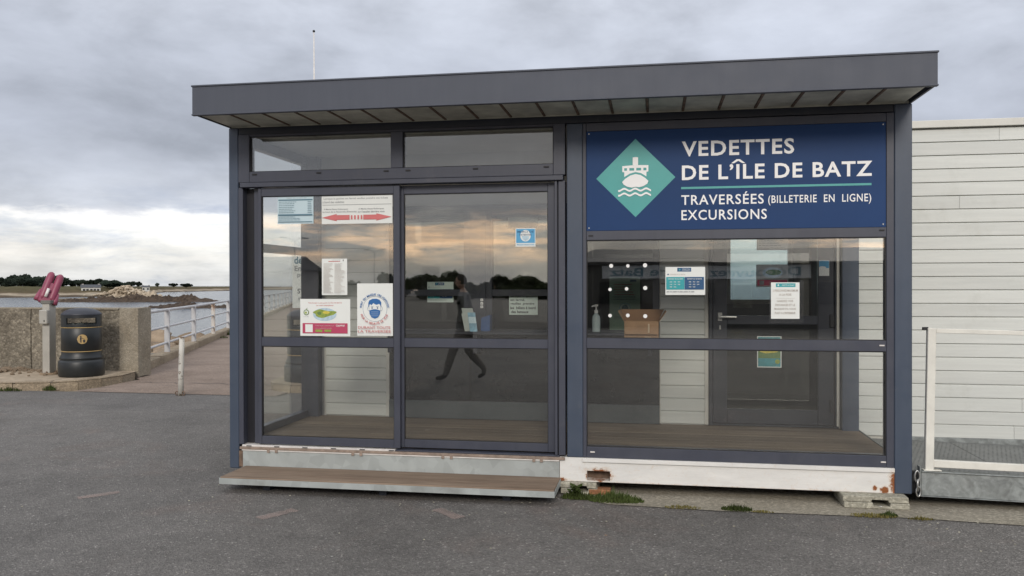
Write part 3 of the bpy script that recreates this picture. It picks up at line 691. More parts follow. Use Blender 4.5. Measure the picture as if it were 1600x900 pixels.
def plank(x0, x1, z, h=.118):
    bm = bmesh.new(); y = YB-.001
    pr = [(y, z), (y-.022, z+.001), (y-.022, z+h-.012), (y-.011, z+h-.003), (y-.006, z+h+.001), (y, z+h+.002)]
    a = [bm.verts.new((x0, *p)) for p in pr]; b = [bm.verts.new((x1, *p)) for p in pr]; n = len(pr)
    bm.faces.new(a); bm.faces.new(b[::-1]); [bm.faces.new((a[k], b[k], b[(k+1) % n], a[(k+1) % n])) for k in range(n)]
    return fin_bm('siding_plank', bm, 'siding', cb)
PZ = .1205; rg = random.Random(3)
for r_ in range(24):
    z = .262+r_*PZ+ (0 if r_ else 0); h = PZ-.0036
    if z+h > 3.06: h = 3.05-z
    if h < .03: continue
    x = 5.362; nxt = 5.362+rg.uniform(.6, 3.6)
    while x < XR-.05:
        x2 = min(nxt, XR); plank(x, x2-.0025, z, h); x = x2; nxt = x+rg.uniform(2.6, 4.2)
for r_ in range(18):
    z = .325+r_*PZ; h = min(PZ-.0035, 2.42-z)
    if h < .04: continue
    plank(.25, .885, z, h); plank(3.60, 4.005, z, h)
box('corner_trim', .886, .922, YB-.030, YB-.0015, .32, 2.42, 'off_white', cb); box('corner_trim', 4.006, 4.04, YB-.030, YB-.0015, .32, 2.42, 'off_white', cb); box('corner_trim', 3.588, 3.599, YB-.030, YB-.0015, .32, 2.42, 'off_white', cb)
box('skirting', 5.60, XR, YB-.035, YB-.023, .205, .262, 'galvanised', cb)
# ticket windows
def ticket_window(x0, x1, bars, sill, top=2.36):
    f = boxes('ticket_window', [(x0, x0+.06, YB-.05, YB+.05, sill, top), (x1-.06, x1, YB-.05, YB+.05, sill, top), (x0+.06, x1-.06, YB-.05, YB+.05, top-.06, top), (x0+.06, x1-.06, YB-.05, YB+.05, sill, sill+.05)]+[(x0+.06, x1-.06, YB-.045, YB+.045, z-.033, z+.033) for z in bars], 'frame_dark', cb)
    zs = [sill+.05]+sum([[z-.033, z+.033] for z in bars], [])+[top-.06]
    for a, b in zip(zs[::2], zs[1::2]): box('pane', x0+.06, x1-.06, YB-.004, YB+.004, a, b, 'glass_dark', f, 0)
    return f
ticket_window(.93, 1.752, [1.560], 1.15); ticket_window(1.915, 2.62, [1.560], 1.15); ticket_window(2.84, 3.585, [1.86], 1.15)
each('window_post', [(1.752, 1.915, YB-.06, YB+.05, 1.15, 2.36), (2.62, 2.84, YB-.06, YB+.05, 1.15, 2.36)], 'frame_dark', cb)
box('window_head', .922, 3.588, YB-.06, YB-.002, 2.361, 2.42, 'frame_dark', cb)
for x0, x1 in ((1.08, 1.73), (1.955, 2.56)): box('blind_case', x0, x1, YB+.012, YB+.06, 2.225, 2.262, 'blind', cb)
for x0, x1 in ((.93, 1.755), (1.765, 2.70), (2.71, 3.585)): box('apron_panel', x0, x1, YB-.045, YB-.002, .50, 1.149, 'black_panel', cb, .004)
box('plinth', .925, 3.587, YB-.055, YB-.002, .318, .495, 'plinth_blue', cb, .004)
box('counter', .93, 3.585, YB-.30, YB-.052, 1.165, 1.19, 'frame_dark', cb, .004)
for x in (1.0, 1.85, 2.74, 3.5): box('counter_bracket', x-.02, x+.02, YB-.26, YB-.055, .98, 1.164, 'frame_dark', cb, .003)
box('inner_counter', .95, 3.58, YB+.12, YB+.55, 1.14, 1.18, 'room_floor', cb, .004)
# entrance door
d_ = box('door_frame', 4.045, 4.075, YB-.05, YB+.06, .32, 2.42, 'frame_dark', cb); boxes('door_frame', [(5.165, 5.195, YB-.05, YB+.06, .32, 2.42), (4.076, 5.164, YB-.05, YB+.06, 2.37, 2.42), (4.076, 5.164, YB-.03, YB+.06, .32, .335)], 'frame_dark', cb)
dr = boxes('door', [(4.08, 4.21, YB-.025, YB+.03, .34, 2.365), (5.02, 5.16, YB-.025, YB+.03, .34, 2.365), (4.211, 5.019, YB-.025, YB+.03, .34, .475), (4.211, 5.019, YB-.025, YB+.03, 1.265, 1.345), (4.211, 5.019, YB-.025, YB+.03, 2.27, 2.365)], 'frame_dark', cb, .004)
box('pane', 4.211, 5.019, YB-.004, YB+.004, .475, 1.265, 'glass_dark', dr, 0); box('pane', 4.211, 5.019, YB-.004, YB+.004, 1.345, 2.27, 'glass', dr, 0)
bm = bmesh.new(); atube(bm, [(4.145, YB-.027, 1.335), (4.145, YB-.075, 1.335)], .013, 10); atube(bm, [(4.145, YB-.075, 1.335), (4.20, YB-.08, 1.336), (4.29, YB-.078, 1.335)], [.013, .012, .011], 10); abox(bm, 4.125, 4.165, YB-.033, YB-.0255, 1.295, 1.375, .003); fin_bm('handle', bm, 'steel', dr)
box('lock', 4.137, 4.153, YB-.032, YB-.0255, 1.215, 1.255, 'steel', dr, .002)
for z in (.52, 1.30, 2.15): box('hinge', 5.120, 5.163, YB-.045, YB-.0255, z-.06, z+.06, 'rubber', dr, .006)
box('jamb_trim', 5.197, 5.206, YB-.06, YB-.002, .32, 2.42, 'cream_paint', cb); box('jamb_trim', 5.176-.0, 5.196, YB-.064, YB-.051, .34, 2.42, 'cream_paint', cb)

# ================================================================== KIOSK
k = thing('ticket_kiosk', 'slate grey glazed ticket kiosk with a flat overhanging roof', 'kiosk', (2.7, .75, .095))
F0 = 0.0
box('corner_post', 0.0, .085, 0.0, .12, .095, 2.962, 'post_paint', k, .006)
box('corner_post', 5.277, 5.40, 0.0, .12, .095, 2.962, 'post_paint', k, .006)
box('centre_post', 2.862, 2.985, -.004, .12, .285, 2.90, 'post_paint', k, .005)
box('header', .087, 5.275, .008, .12, 2.905, 2.963, 'frame_dark', k, .003)
# rear posts and side frames
box('rear_post', .02, .20, YB-.11, YB-.002, .30, 2.93, 'frame', k, .004); box('rear_post', 5.21, 5.355, YB-.12, YB-.035, .30, 2.93, 'post_paint', k, .004)
sf = boxes('side_frame', [(.02, .095, .122, YB-.112, .30, .375), (.02, .095, .122, YB-.112, 1.935, 2.01), (.02, .095, .122, YB-.112, 2.84, 2.93), (.02, .095, .122, .19, .376, 2.84)], 'frame', k, .004)
box('pane', .05, .056, .191, YB-.113, .376, 1.934, 'glass', sf, 0); box('pane', .05, .056, .191, YB-.113, 2.011, 2.839, 'glass', sf, 0)
box('side_header', 5.28, 5.36, .122, YB-.122, 2.82, 2.93, 'frame', k, .004)
# transom
tf = boxes('transom_frame', [(.087, .185, .0, .10, 2.502, 2.904), (2.755, 2.848, .0, .10, 2.502, 2.904), (1.423, 1.524, .002, .10, 2.592, 2.886), (.186, 2.754, .001, .10, 2.502, 2.591), (.186, 2.754, .003, .10, 2.887, 2.904)], 'frame', k, .003)
for x0, x1 in ((.186, 1.422), (1.525, 2.754)):
    box('pane', x0, x1, .030, .036, 2.591, 2.887, 'glass', tf, 0); boxes('gasket', [(x0, x1, .024, .0295, 2.591, 2.597), (x0, x1, .024, .0295, 2.881, 2.887), (x0, x0+.006, .024, .0295, 2.598, 2.880), (x1-.006, x1, .024, .0295, 2.598, 2.880)], 'rubber', tf, 0)
for x in (.235, .805, 1.385, 1.57, 2.13, 2.70): box('drain_cap', x-.021, x+.021, -.006, .0005, 2.561, 2.573, 'rubber', tf, .002)
# sliding doors
box('door_track', .115, 2.835, -.030, .07, 2.458, 2.497, 'frame', k, .003)
each('door_jamb', [(.087, .128, -.002, .10, .300, 2.457), (2.765, 2.786, -.008, .10, .296, 2.457), (2.795, 2.848, -.003, .10, .296, 2.457)], 'frame', k, .003)
box('jamb_recess', .129, .262, .07, .10, .302, 2.457, 'track_dark', k, 0); box('jamb_recess', 2.786, 2.795, .03, .10, .297, 2.457, 'track_dark', k, 0)
box('jamb_rib', .205, .245, .045, .069, .302, 2.456, 'frame', k, .003)
def leaf(x0, x1, y, s0, s1, zb, zt):
    d = boxes('sliding_door', [(x0, x0+s0, y, y+.04, zb, zt), (x1-s1, x1, y, y+.04, zb, zt), (x0+s0, x1-s1, y+.003, y+.037, zt-.068, zt), (x0+s0, x1-s1, y+.003, y+.037, zb, zb+.066), (x0+s0, x1-s1, y+.003, y+.037, 1.128, 1.202)], 'frame', k, .003)
    for a, b in ((zb+.066, 1.128), (1.202, zt-.068)):
        box('pane', x0+s0, x1-s1, y+.018, y+.024, a, b, 'glass', d, 0)
        boxes('gasket', [(x0+s0, x1-s1, y+.010, y+.0175, a, a+.006), (x0+s0, x1-s1, y+.010, y+.0175, b-.006, b), (x0+s0, x0+s0+.005, y+.010, y+.0175, a+.007, b-.007), (x1-s1-.005, x1-s1, y+.010, y+.0175, a+.007, b-.007)], 'rubber', d, 0)
    return d
leaf(.263, 1.497, .0, .028, .052, .308, 2.450)
leaf(1.47, 2.764, .052, .046, .060, .306, 2.450)
# threshold
th = boxes('threshold', [(.12, 1.455, -.012, .09, .283, .2985)], 'sill_white', k, .002); boxes('threshold', [(1.457, 2.80, .0, .09, .283, .2945)], 'frame', k, .002)
for i in range(6): box('drain_slot', .16+i*.249, .205+i*.249, -.0145, -.0115, .287, .294, 'rubber', th, 0)
box('threshold_strip', .10, 2.845, -.020, .09, .261, .2825, 'sill_brown', k, .003)
box('threshold_lip', .118, 2.80, -.016, .06, .249, .2605, 'sill_white', k, .002)
for x in (.36, .43, 1.10, 1.17, 1.86, 1.93, 2.60, 2.66): box('clip', x-.012, x+.012, -.024, -.0205, .240, .275, 'sill_brown', k, .002)
box('riser_plate', .125, 2.80, -.010, -.001, .098, .248, 'zinc_plate', k, .002); box('rust_edge', .087, .122, -.004, .05, .11, .245, 'rib_rust', k, .002)
# fixed window with the sign panel above
wf = boxes('window_frame', [(2.986, 3.014, .0, .10, .284, 2.90), (5.222, 5.275, .0, .10, .284, 2.90), (3.0145, 5.2215, .001, .10, 2.834, 2.90), (3.0145, 5.2215, .001, .10, 1.985, 2.058), (3.0145, 5.2215, .001, .10, 1.140, 1.220), (3.0145, 5.2215, .001, .10, .284, .370)], 'frame', k, .003)
for a, b in ((1.220, 1.985), (.370, 1.140)):
    box('pane', 3.0145, 5.2215, .020, .026, a, b, 'glass', wf, 0)
    boxes('gasket', [(3.0145, 5.2215, .008, .0195, a, a+.007), (3.0145, 5.2215, .008, .0195, b-.007, b), (3.0145, 3.021, .008, .0195, a+.008, b-.008), (5.215, 5.2215, .008, .0195, a+.008, b-.008)], 'rubber', wf, 0)
for x, z in ((3.05, 2.02), (5.19, 2.035), (5.19, 1.185), (3.06, .33), (5.20, .325)): box('drain_cap', x-.018, x+.018, -.005, .0005, z-.005, z+.005, 'rubber' if z > 2.03 or x < 3.055 else 'sill_white', wf, .001)
# base beam with its forklift pocket
boxes('base_beam', [(2.803, 3.0155, -.002, .10, .097, .283), (3.196, 5.276, -.002, .10, .097, .283), (3.0155, 3.196, -.002, .10, .183, .283), (3.0155, 3.196, -.002, .10, .097, .106)], 'white_beam', k, 0)
box('beam_flange', 2.98, 5.276, -.016, -.0025, .252, .282, 'white_beam', k, .002)
box('pocket_tunnel', 3.017, 3.195, .101, 1.2, .098, .182, 'rib_rust', k, 0)
each('base_beam', [(.02, .12, .13, YB-.02, .097, .298), (5.28, 5.38, .13, YB-.02, .097, .298), (2.79, 2.86, .13, YB-.02, .12, .285)], 'frame_dark', k, 0)
# floor boards
for i in range(11):
    y0 = .105+i*.1265; box('floor_board', .10, 5.358, y0, y0+.1225, .285, .3135+random.uniform(-.001, .001), 'deck_wood', k, .003)
each('floor_joist', [(.3+j*.6, .36+j*.6, .12, 1.48, .20, .284) for j in range(9)], 'frame_dark', k, 0)
box('floor_edge', 5.3595, 5.372, .125, YB-.03, .24, .318, 'galvanised', k, .002)
# roof: fascia, soffit panels and ribs, ceiling
bm = bmesh.new(); aprism(bm, [(0.006, 2.968), (5.394, 2.968), (5.394, 3.176), (0.006, 3.176)], -.562, -.545); fin_bm('fascia', bm, 'fascia_paint', k)
box('fascia_cap', -.002, 5.402, -.570, -.53, 3.1765, 3.190, 'fascia_paint', k, .003); box('drip_edge', -.0, 5.40, -.567, -.53, 2.955, 2.9675, 'fascia_paint', k, .003)
box('fascia_side', .0, .016, -.5445, YB-.06, 2.966, 3.176, 'fascia_paint', k, 0); box('fascia_side', 5.384, 5.40, -.5445, YB-.06, 2.966, 3.176, 'fascia_paint', k, 0)
box('roof_deck', .017, 5.383, -.544, YB-.035, 3.10, 3.165, 'fascia_paint', k, 0)
for i in range(20):
    x0 = .02+i*.2675; box('soffit_panel', x0, x0+.246, -.528, .006, 2.972, 2.982, 'soffit', k, .002)
    if i: box('soffit_rib', x0-.019, x0-.0005, -.528, .006, 2.966, 2.984, 'rib_rust', k, .001)
box('soffit_trim', .02, 5.38, .0065, .03, 2.964, 2.985, 'soffit', k, .001)
box('ceiling', .02, 5.38, .121, YB-.04, 2.931, 2.95, 'off_white', k, 0)

# step under the doors
s_ = thing('door_step', 'low boarded step with a galvanised edge below the sliding doors', 'step', (1.48, -.23, .0))
for i in range(3): box('tread_board', .155, 2.808, -.432+i*.1395, -.432+i*.1395+.1375, .083, .1265-i*.001, 'step_wood', s_, .003)
boxes('edge_trim', [(.150, 2.8125, -.440, -.4335, .071, .117), (.148, .154, -.433, -.016, .071, .117), (2.8095, 2.8135, -.433, -.016, .071, .117)], 'zinc_plate', s_, .001)
[box('bearer', x, x+.06, -.30, -.03, .0, .0825, 'frame_dark', s_, 0) for x in (.45, 1.42, 2.4)]

# concrete packing blocks
def blocks(x0, x1, y0, y1, label, notch, m2=None):
    t = thing('packing_blocks', label, 'blocks', ((x0+x1)/2, (y0+y1)/2, .006))
    for i, (z0, z1, dx) in enumerate(((.007, .050, 0), (.052, .095, -.008))):
        bm = bmesh.new(); n0, n1 = notch; zt = z0+.026 if i == 0 else z1
        if i == 0: P = [(x0, z0), (x1, z0), (x1, z1), (n1, z1), (n1, z0+.016), (n0, z0+.016), (n0, z1), (x0, z1)]
        else: P = [(x0+dx, z0), (n0-.01, z0), (n0-.01, z0+.024), (n1-.01, z0+.024), (n1-.01, z0), (x1+dx, z0), (x1+dx, z1), (x0+dx, z1)]
        aprism(bm, P, y0+i*.004, y1); bmesh.ops.bevel(bm, geom=bm.edges[:], offset=.004, segments=1, affect='EDGES')
        fin_bm('block', bm, 'block_concrete', t)
        if m2 and i == 0: box('brick', n1+.004, x1+.10, y0-.006, y0+.1, z0+.001, z1-.002, m2, t, .005)
plain('rusty_brick', (.27, .12, .055), .9, 0, .35, 25.)
blocks(4.90, 5.352, -.115, .24, 'stack of two notched concrete blocks under the white beam end by the ramp', (5.10, 5.22))
blocks(2.815, 3.10, -.045, .26, 'notched concrete packing blocks beside the wooden step', (2.94, 3.03), 'rusty_brick')

# ================================================================== SIGN
sg = thing('sign_board', 'large navy sign with white lettering and a teal boat diamond above the window', 'sign', (4.117, .012, 2.062))
box('board', 3.0148, 5.2212, .006, .018, 2.0583, 2.8337, 'sign_blue', sg, .002)
bm = None
P = Print(.0045, .0005)
dx, dz, hw = 3.395, 2.463, .303
P.poly([(dx-hw, dz), (dx, dz-hw), (dx+hw, dz), (dx, dz+hw)], 'sign_teal')
P.done(sg, 'diamond_emblem'); em = [o for o in sg.children if o.name.startswith('diamond')][0]
P = Print(.0035, .0004)
q = lambda x, z: (dx+(x-300)/200*hw, dz-(z-316)/200*hw)
qr = lambda x0, x1, z0, z1, m: P.poly([q(x0, z1), q(x1, z1), q(x1, z0), q(x0, z0)], m)
qr(286, 313, 211, 250, 'sign_white'); P.disc(*q(299.5, 212), .0195, 'sign_white', .004)
P.poly([q(*a) for a in ((233, 254), (297, 250), (365, 252), (365, 284), (355, 286), (355, 312), (243, 312), (243, 286), (233, 284))], 'sign_white')
for a, b in ((243, 257), (269, 293), (304, 328), (340, 355)): qr(a, b, 265, 278, 'sign_teal')
up = [(225, 330), (243, 310), (272, 293), (300, 286), (328, 292), (353, 308), (372, 328)]
P.poly([q(*a) for a in [(225, 338)]+up+[(372, 338)]], 'sign_teal')
P.poly([q(*a) for a in ((232, 336), (247, 320), (274, 303), (300, 296), (326, 302), (350, 318), (365, 333), (359, 347), (340, 358), (318, 364), (300, 361), (280, 365), (258, 360), (240, 349))], 'sign_white')
for z in (376, 400):
    tp = [(212+i*166/40, z-5+5.5*math.sin(i/40*2*math.pi*3+1.2)) for i in range(41)]
    for (a, b), (c_, d2) in zip(tp, tp[1:]): P.poly([q(a, b), q(c_, d2), q(c_, d2+10), q(a, b+10)], 'sign_white'); P.y += P.st
    P.y -= P.st
P.done(em, 'boat_emblem')
def letter(s, x0, x1, z0, z1, b, acc=0.):
    P = Print(.0045, .0005); P.text(s, x0, x1, z0, z1, 'sign_white', b, 1.12)
    if acc: P.poly([(acc-.052, z1+.006), (acc-.030, z1+.006), (acc, z1+.024), (acc+.030, z1+.006), (acc+.052, z1+.006), (acc+.012, z1+.036), (acc-.012, z1+.036)], 'sign_white')
    P.done(sg, 'lettering')
letter('VEDETTES', 3.747, 4.572, 2.618, 2.735, .022); letter('DE L’ILE DE BATZ', 3.747, 5.124, 2.438, 2.551, .022, 4.165)
P = Print(.0045); P.rect(3.741, 5.119, 2.369, 2.385, 'sign_teal'); P.done(sg, 'rule')
letter('TRAVERSÉES', 3.742, 4.352, 2.247, 2.342, .010); letter('(BILLETERIE  EN  LIGNE)', 4.384, 5.117, 2.232, 2.308, .010); letter('EXCURSIONS', 3.743, 4.374, 2.131, 2.208, .010)
for x, z in ((3.035, 2.08), (5.20, 2.08), (3.035, 2.815), (5.20, 2.815)): tube('screw', [(x, .007, z), (x, .003, z)], .005, 'steel', sg, 8)

# ================================================================== NOTICES
YL, YR_, YW = .0168, .069, .0188          # faces of the left door pane, right door pane and fixed window pane (sheets stuck outside)
o, P = sheet('price_list', 'pale blue price list taped in the top corner of the sliding door', 'notice', .432, .750, 2.150, 2.3745, YL-.0014, 'paper_blue')
P.text('TARIFS AU 1er JANVIER', .51, .69, 2.359, 2.368, 'ink_grey'); P.rect(.44, .742, 2.343, 2.354, 'ink_slate'); P.lines(.445, .60, 2.236, 2.34, 7, 'ink_slate', 2, .30, .7); P.lines(.70, .738, 2.236, 2.34, 7, 'ink_slate', 3, .28, .8); P.rect(.44, .742, 2.218, 2.230, 'ink_slate'); P.lines(.445, .65, 2.176, 2.214, 3, 'ink_slate', 4, .25, .6); P.rect(.44, .742, 2.164, 2.169, 'ink_slate'); P.done(o)
o, P = sheet('direction_notice', 'white landscape notice with two red arrows pointing apart', 'notice', .822, 1.432, 2.144, 2.3715, YL-.0014)
P.text('Lorsque le guichet est fermé veuillez prendre vos tickets', .840, 1.395, 2.340, 2.361, 'ink_grey', .012); P.text('à bord des vedettes', .830, 1.018, 2.315, 2.334, 'ink_grey', .012)
P.rect(.829, 1.424, 2.2985, 2.3025, 'ink_grey'); P.text('A Marée Basse Embarquez', .84, 1.05, 2.256, 2.271, 'ink_grey', .012); P.text('au bout de la Passerelle (Estacade)', .83, 1.125, 2.234, 2.250, 'ink_grey', .01); P.text('A Marée Haute Embarquez', 1.142, 1.36, 2.256, 2.271, 'ink_grey', .012); P.text('sur l’escalier derrière vous', 1.137, 1.365, 2.234, 2.250, 'ink_grey', .01)
za = 2.196
for m_, g in (('ink_red', .0025), ('arrow_red', 0)):
    P.poly([(.826-g, za), (.952+g, za+.027+g), (.950+g, za+.017+g), (1.063+g, za+.017+g), (1.063+g, za-.017-g), (.950+g, za-.017-g), (.952+g, za-.027-g)], m_); P.poly([(1.424+g, za), (1.298-g, za-.027-g), (1.300-g, za-.017-g), (1.187-g, za-.017-g), (1.187-g, za+.017+g), (1.300-g, za+.017+g), (1.298-g, za+.027+g)], m_)
for i in range(4): P.rect(1.077+i*.0285, 1.091+i*.0285, za-.017, za+.017, 'arrow_red')
P.done(o)
o, P = sheet('timetable_sheet', 'plain white sheet of small print in two columns on the sliding door', 'notice', .822, 1.043, 1.556, 1.857, YL-.0014)
P.text('HORAIRES', .91, .985, 1.842, 1.850, 'ink_grey'); P.lines(.88, .985, 1.828, 1.840, 1, 'ink_red', 5, .5, .9); P.text('1', 1.006, 1.012, 1.835, 1.849, 'ink', .03); P.lines(.838, .925, 1.572, 1.82, 26, 'ink_pale', 6, .42, .55); P.lines(.938, 1.03, 1.572, 1.82, 26, 'ink_pale', 7, .42, .55); P.done(o)
o, P = sheet('map_poster', 'white landscape poster with a small island map and a crimson band', 'poster', .631, 1.068, 1.217, 1.5235, YL-.0014)
P.text('Téléchargez le plan guide de l’ÎLE DE BATZ', .70, .995, 1.483, 1.499, 'ink_red', .006); P.text('sur votre smartphone', .772, .922, 1.461, 1.477, 'ink_red', .006)
P.disc(.846, 1.395, .103, 'ink_cloud', .054); rg = random.Random(4)
P.poly([(.846+.097*math.cos(a)*(1+.12*math.sin(5*a)), 1.405+.030*math.sin(a)*(1+.35*math.sin(3*a+1))) for a in [i/30*6.283 for i in range(30)]], 'ink_leaf'); P.disc(.86, 1.412, .03, 'ink_yellow', .012); P.disc(.80, 1.405, .018, 'ink_green', .014)
P.disc(.685, 1.412, .024, 'ink_green'); P.disc(.685, 1.412, .017, 'paper'); P.disc(.682, 1.410, .010, 'ink_leaf'); P.poly([(.668, 1.452), (.684, 1.440), (.698, 1.452), (.688, 1.436)], 'ink_green'); P.text('île de batz', .662, .709, 1.374, 1.380, 'ink_grey')
P.rect(.653, 1.046, 1.239, 1.323, 'ink_pink'); P.rect(.677, .742, 1.248, 1.313, 'paper'); P.text('CityWall', .945, 1.02, 1.292, 1.312, 'paper', .02); P.text('Téléchargez gratuitement', .765, .93, 1.296, 1.308, 'ink_pale'); P.text('votre application mobile', .765, .91, 1.276, 1.286, 'ink_pale'); P.rect(.767, .826, 1.25, 1.27, 'ink_leaf'); P.rect(.846, .905, 1.25, 1.27, 'ink_leaf'); P.done(o)
o, P = sheet('mask_poster', 'tall white poster of a blue masked face in a circle with red handwriting', 'poster', 1.128, 1.4335, 1.222, 1.6515, YL-.0014)
cx_, cz_ = 1.281, 1.442
P.disc(cx_, cz_, .104, 'ink_navy', None, 40); P.disc(cx_, cz_, .1018, 'paper', None, 40)
for s in (-1, 1): P.disc(cx_+s*.052, cz_+.003, .012, 'ink_navy', .02); P.disc(cx_+s*.052, cz_+.003, .0095, 'paper', .0175)
P.disc(cx_, cz_+.012, .052, 'ink_navy', .062); P.disc(cx_, cz_+.010, .0495, 'paper', .06)
P.poly([(cx_+a, cz_+b) for a, b in ((-.055, .015), (-.056, .05), (-.047, .07), (-.02, .083), (.015, .084), (.04, .076), (.055, .055), (.054, .018), (.049, .03), (.036, .042), (.016, .034), (.002, .038), (-.012, .048), (-.03, .030), (-.042, .042), (-.049, .022))], 'ink_blue')
for s in (-1, 1): P.disc(cx_+s*.023, cz_+.008, .006, 'ink_navy'); P.rect(cx_+s*.023-.011, cz_*0+cx_+s*.023+.011, cz_+.018, cz_+.0205, 'ink_navy')
P.poly([(cx_+a, cz_+b) for a, b in ((-.047, -.012), (-.02, -.004), (0, -.002), (.02, -.004), (.047, -.012), (.044, -.042), (.028, -.068), (0, -.079), (-.028, -.068), (-.044, -.042))], 'ink_blue')
for b in (-.024, -.040, -.056): P.rect(cx_-.032, cx_+.032, cz_+b-.0008, cz_+b+.0008, 'paper')
P.arc('PORT DU MASQUE OBLIGATOIRE', cx_, cz_, .112, 172, 8, .0165, 'ink_blue', .02); P.arc('POUR LA SÉCURITÉ DE TOUS', cx_, cz_, .127, 204, 336, .0165, 'ink_red', .02, True)
P.text('DURANT TOUTE', 1.145, 1.42, 1.281, 1.302, 'ink_red', .005); P.text('LA TRAVERSÉE', 1.143, 1.424, 1.249, 1.275, 'ink_red', .005); P.done(o)
def desk_card(name, label, x0, x1, z0, z1, y, seed, paper='paper'):
    o, P = sheet(name, label, 'notice', x0, x1, z0, z1, y, paper); W_, H_ = x1-x0, z1-z0; X = lambda u: x0+W_*u; Z = lambda v: z0+H_*v
    P.rect(X(.30), X(.65), Z(.83), Z(.97), 'ink_navy'); P.poly([(X(.36)-.008, Z(.90)), (X(.36), Z(.90)-.008), (X(.36)+.008, Z(.90)), (X(.36), Z(.90)+.008)], 'sign_teal'); P.text('VEDETTES', X(.42), X(.62), Z(.90), Z(.94), 'paper'); P.text('DE L’ILE DE BATZ', X(.42), X(.62), Z(.855), Z(.885), 'paper')
    P.rect(X(.05), X(.085), Z(.71), Z(.755), 'ink_navy'); P.text('HORAIRES DE LA SAISON', X(.11), X(.5), Z(.71), Z(.755), 'ink_pale')
    P.rect(X(.02), X(.48), Z(.19), Z(.64), 'ink_teal'); P.rect(X(.485), X(.97), Z(.19), Z(.64), 'ink_navy')
    for c0, t_ in ((.07, 'DEPART ROSCOFF'), (.55, 'DEPART ILE DE BATZ')):
        P.text(t_, X(c0), X(c0+.37), Z(.55), Z(.59), 'paper', .01)
        for r_ in range(3):
            for c_ in range(3):
                if r_ == 2 and c_ == 2: continue
                P.text('%dh%02d' % (8+r_*3+c_, (c_*20) % 60), X(c0+.04+c_*.1), X(c0+.10+c_*.1), Z(.445-r_*.09), Z(.485-r_*.09), 'paper', .01)
    P.lines(X(.03), X(.78), Z(.09), Z(.15), 1, 'ink_grey', seed, .35, .9); P.done(o)
desk_card('timetable_card', 'white timetable card with teal and navy blocks on the window', 3.622, 3.921, 1.558, 1.773, YW-.0014, 9)
desk_card('timetable_card', 'white timetable card with teal and navy blocks inside the ticket window', 1.310, 1.578, 1.465, 1.668, YB-.0065, 10, 'paper_green')
o, P = sheet('entry_notice', 'white sheet in a clear sleeve with a teal heading and pale capitals', 'notice', 4.406, 4.612, 1.378, 1.652, YW-.0014)
P.rect(4.441, 4.583, 1.617, 1.645, 'ink_teal'); P.text('VEDETTES ILE DE BATZ', 4.485, 4.576, 1.626, 1.636, 'paper'); P.disc(4.459, 1.631, .006, 'paper')
for i, (t_, a, b) in enumerate((('2 PERSONNES MAXIMUM', 4.418, 4.60), ('A LA FOIS', 4.464, 4.553))): P.text(t_, a, b, 1.582-i*.031, 1.600-i*.031, 'ink_pale', .02)
P.rect(4.44, 4.578, 1.532, 1.5335, 'ink_pale')
for i, (t_, a, b) in enumerate((('GARDEZ VOS', 4.448, 4.566), ('DISTANCES ET LE', 4.436, 4.58), ('MASQUE S’IL VOUS', 4.43, 4.585), ('PLAIT A L’INTERIEUR', 4.433, 4.583))): P.text(t_, a, b, 1.504-i*.030, 1.521-i*.030, 'ink_pale', .02)
P.done(o)
m, t = new_mat('clear_film'); fc = t.add('ShaderNodeLayerWeight', None, Blend=.5).outputs['Facing']
t.add('ShaderNodeOutputMaterial', None, Surface=t.add('ShaderNodeMixShader', None, _0=t.math('ADD', t.math('MULTIPLY', t.noise(obj_co(t), 38, 4, .7), .16), .03), _1=t.add('ShaderNodeBsdfTransparent', None, Color=(.93, .93, .93, 1)).outputs[0], _2=t.add('ShaderNodeBsdfGlossy', None, Color=(1, 1, 1, 1), Roughness=.12).outputs[0]).outputs[0])
boxes('clear_sleeve', [(4.392, 4.405, YW-.0010, YW-.0003, 1.347, 1.66), (4.613, 4.640, YW-.0010, YW-.0003, 1.35, 1.668), (4.405, 4.613, YW-.0010, YW-.0003, 1.345, 1.377)], 'clear_film', o, 0)
o, P = sheet('closed_notice', 'pale green handwritten style notice in bold black letters at the ticket window', 'notice', 2.138, 2.421, 1.344, 1.5505, YB-.0065, 'paper_green')
for i, (t_, a, b) in enumerate((('lorsque le guichet', 2.150, 2.412), ('est fermé,', 2.150, 2.295), ('veuillez  prendre', 2.150, 2.388), ('les  billets à bord', 2.150, 2.40), ('des bateaux', 2.158, 2.332))): P.text(t_, a, b, 1.514-i*.0385, 1.541-i*.0385, 'ink', .025)
P.done(o)
o, P = sheet('mask_notice', 'small sky blue sticker with a white masked face on the sliding door', 'sticker', 2.442, 2.603, 1.943, 2.090, YR_-.0014, 'paper'); ox, oz = 2.442-2.206*.822, 1.943-2.010*.835
X = lambda v: ox+v*.822
Z = lambda v: oz+v*.835
P.rect(X(2.212), X(2.396), Z(2.045), Z(2.180), 'ink_sky'); P.disc(X(2.304), Z(2.115), .042, 'paper', .046); P.poly([(X(a), Z(b)) for a, b in ((2.268, 2.112), (2.34, 2.112), (2.335, 2.082), (2.304, 2.064), (2.273, 2.082))], 'ink_cloud'); P.text('MERCI DE', X(2.225), X(2.385), Z(2.143), Z(2.162), 'ink_navy', .01); P.text('PATIENTER', X(2.245), X(2.365), Z(2.115), Z(2.132), 'ink_navy', .01); P.text('MASQUE OBLIGATOIRE', X(2.22), X(2.39), Z(2.02), Z(2.036), 'ink_sky', .02); P.done(o)
o, P = sheet('dim_sheet', 'dim grey printed sheet high on the ticket window behind the sliding door', 'notice', 2.13, 2.42, 2.196, 2.296, YB-.0065, 'brochure_grey'); P.lines(2.14, 2.41, 2.203, 2.29, 8, 'ink_slate', 3, .35, .8); P.done(o)
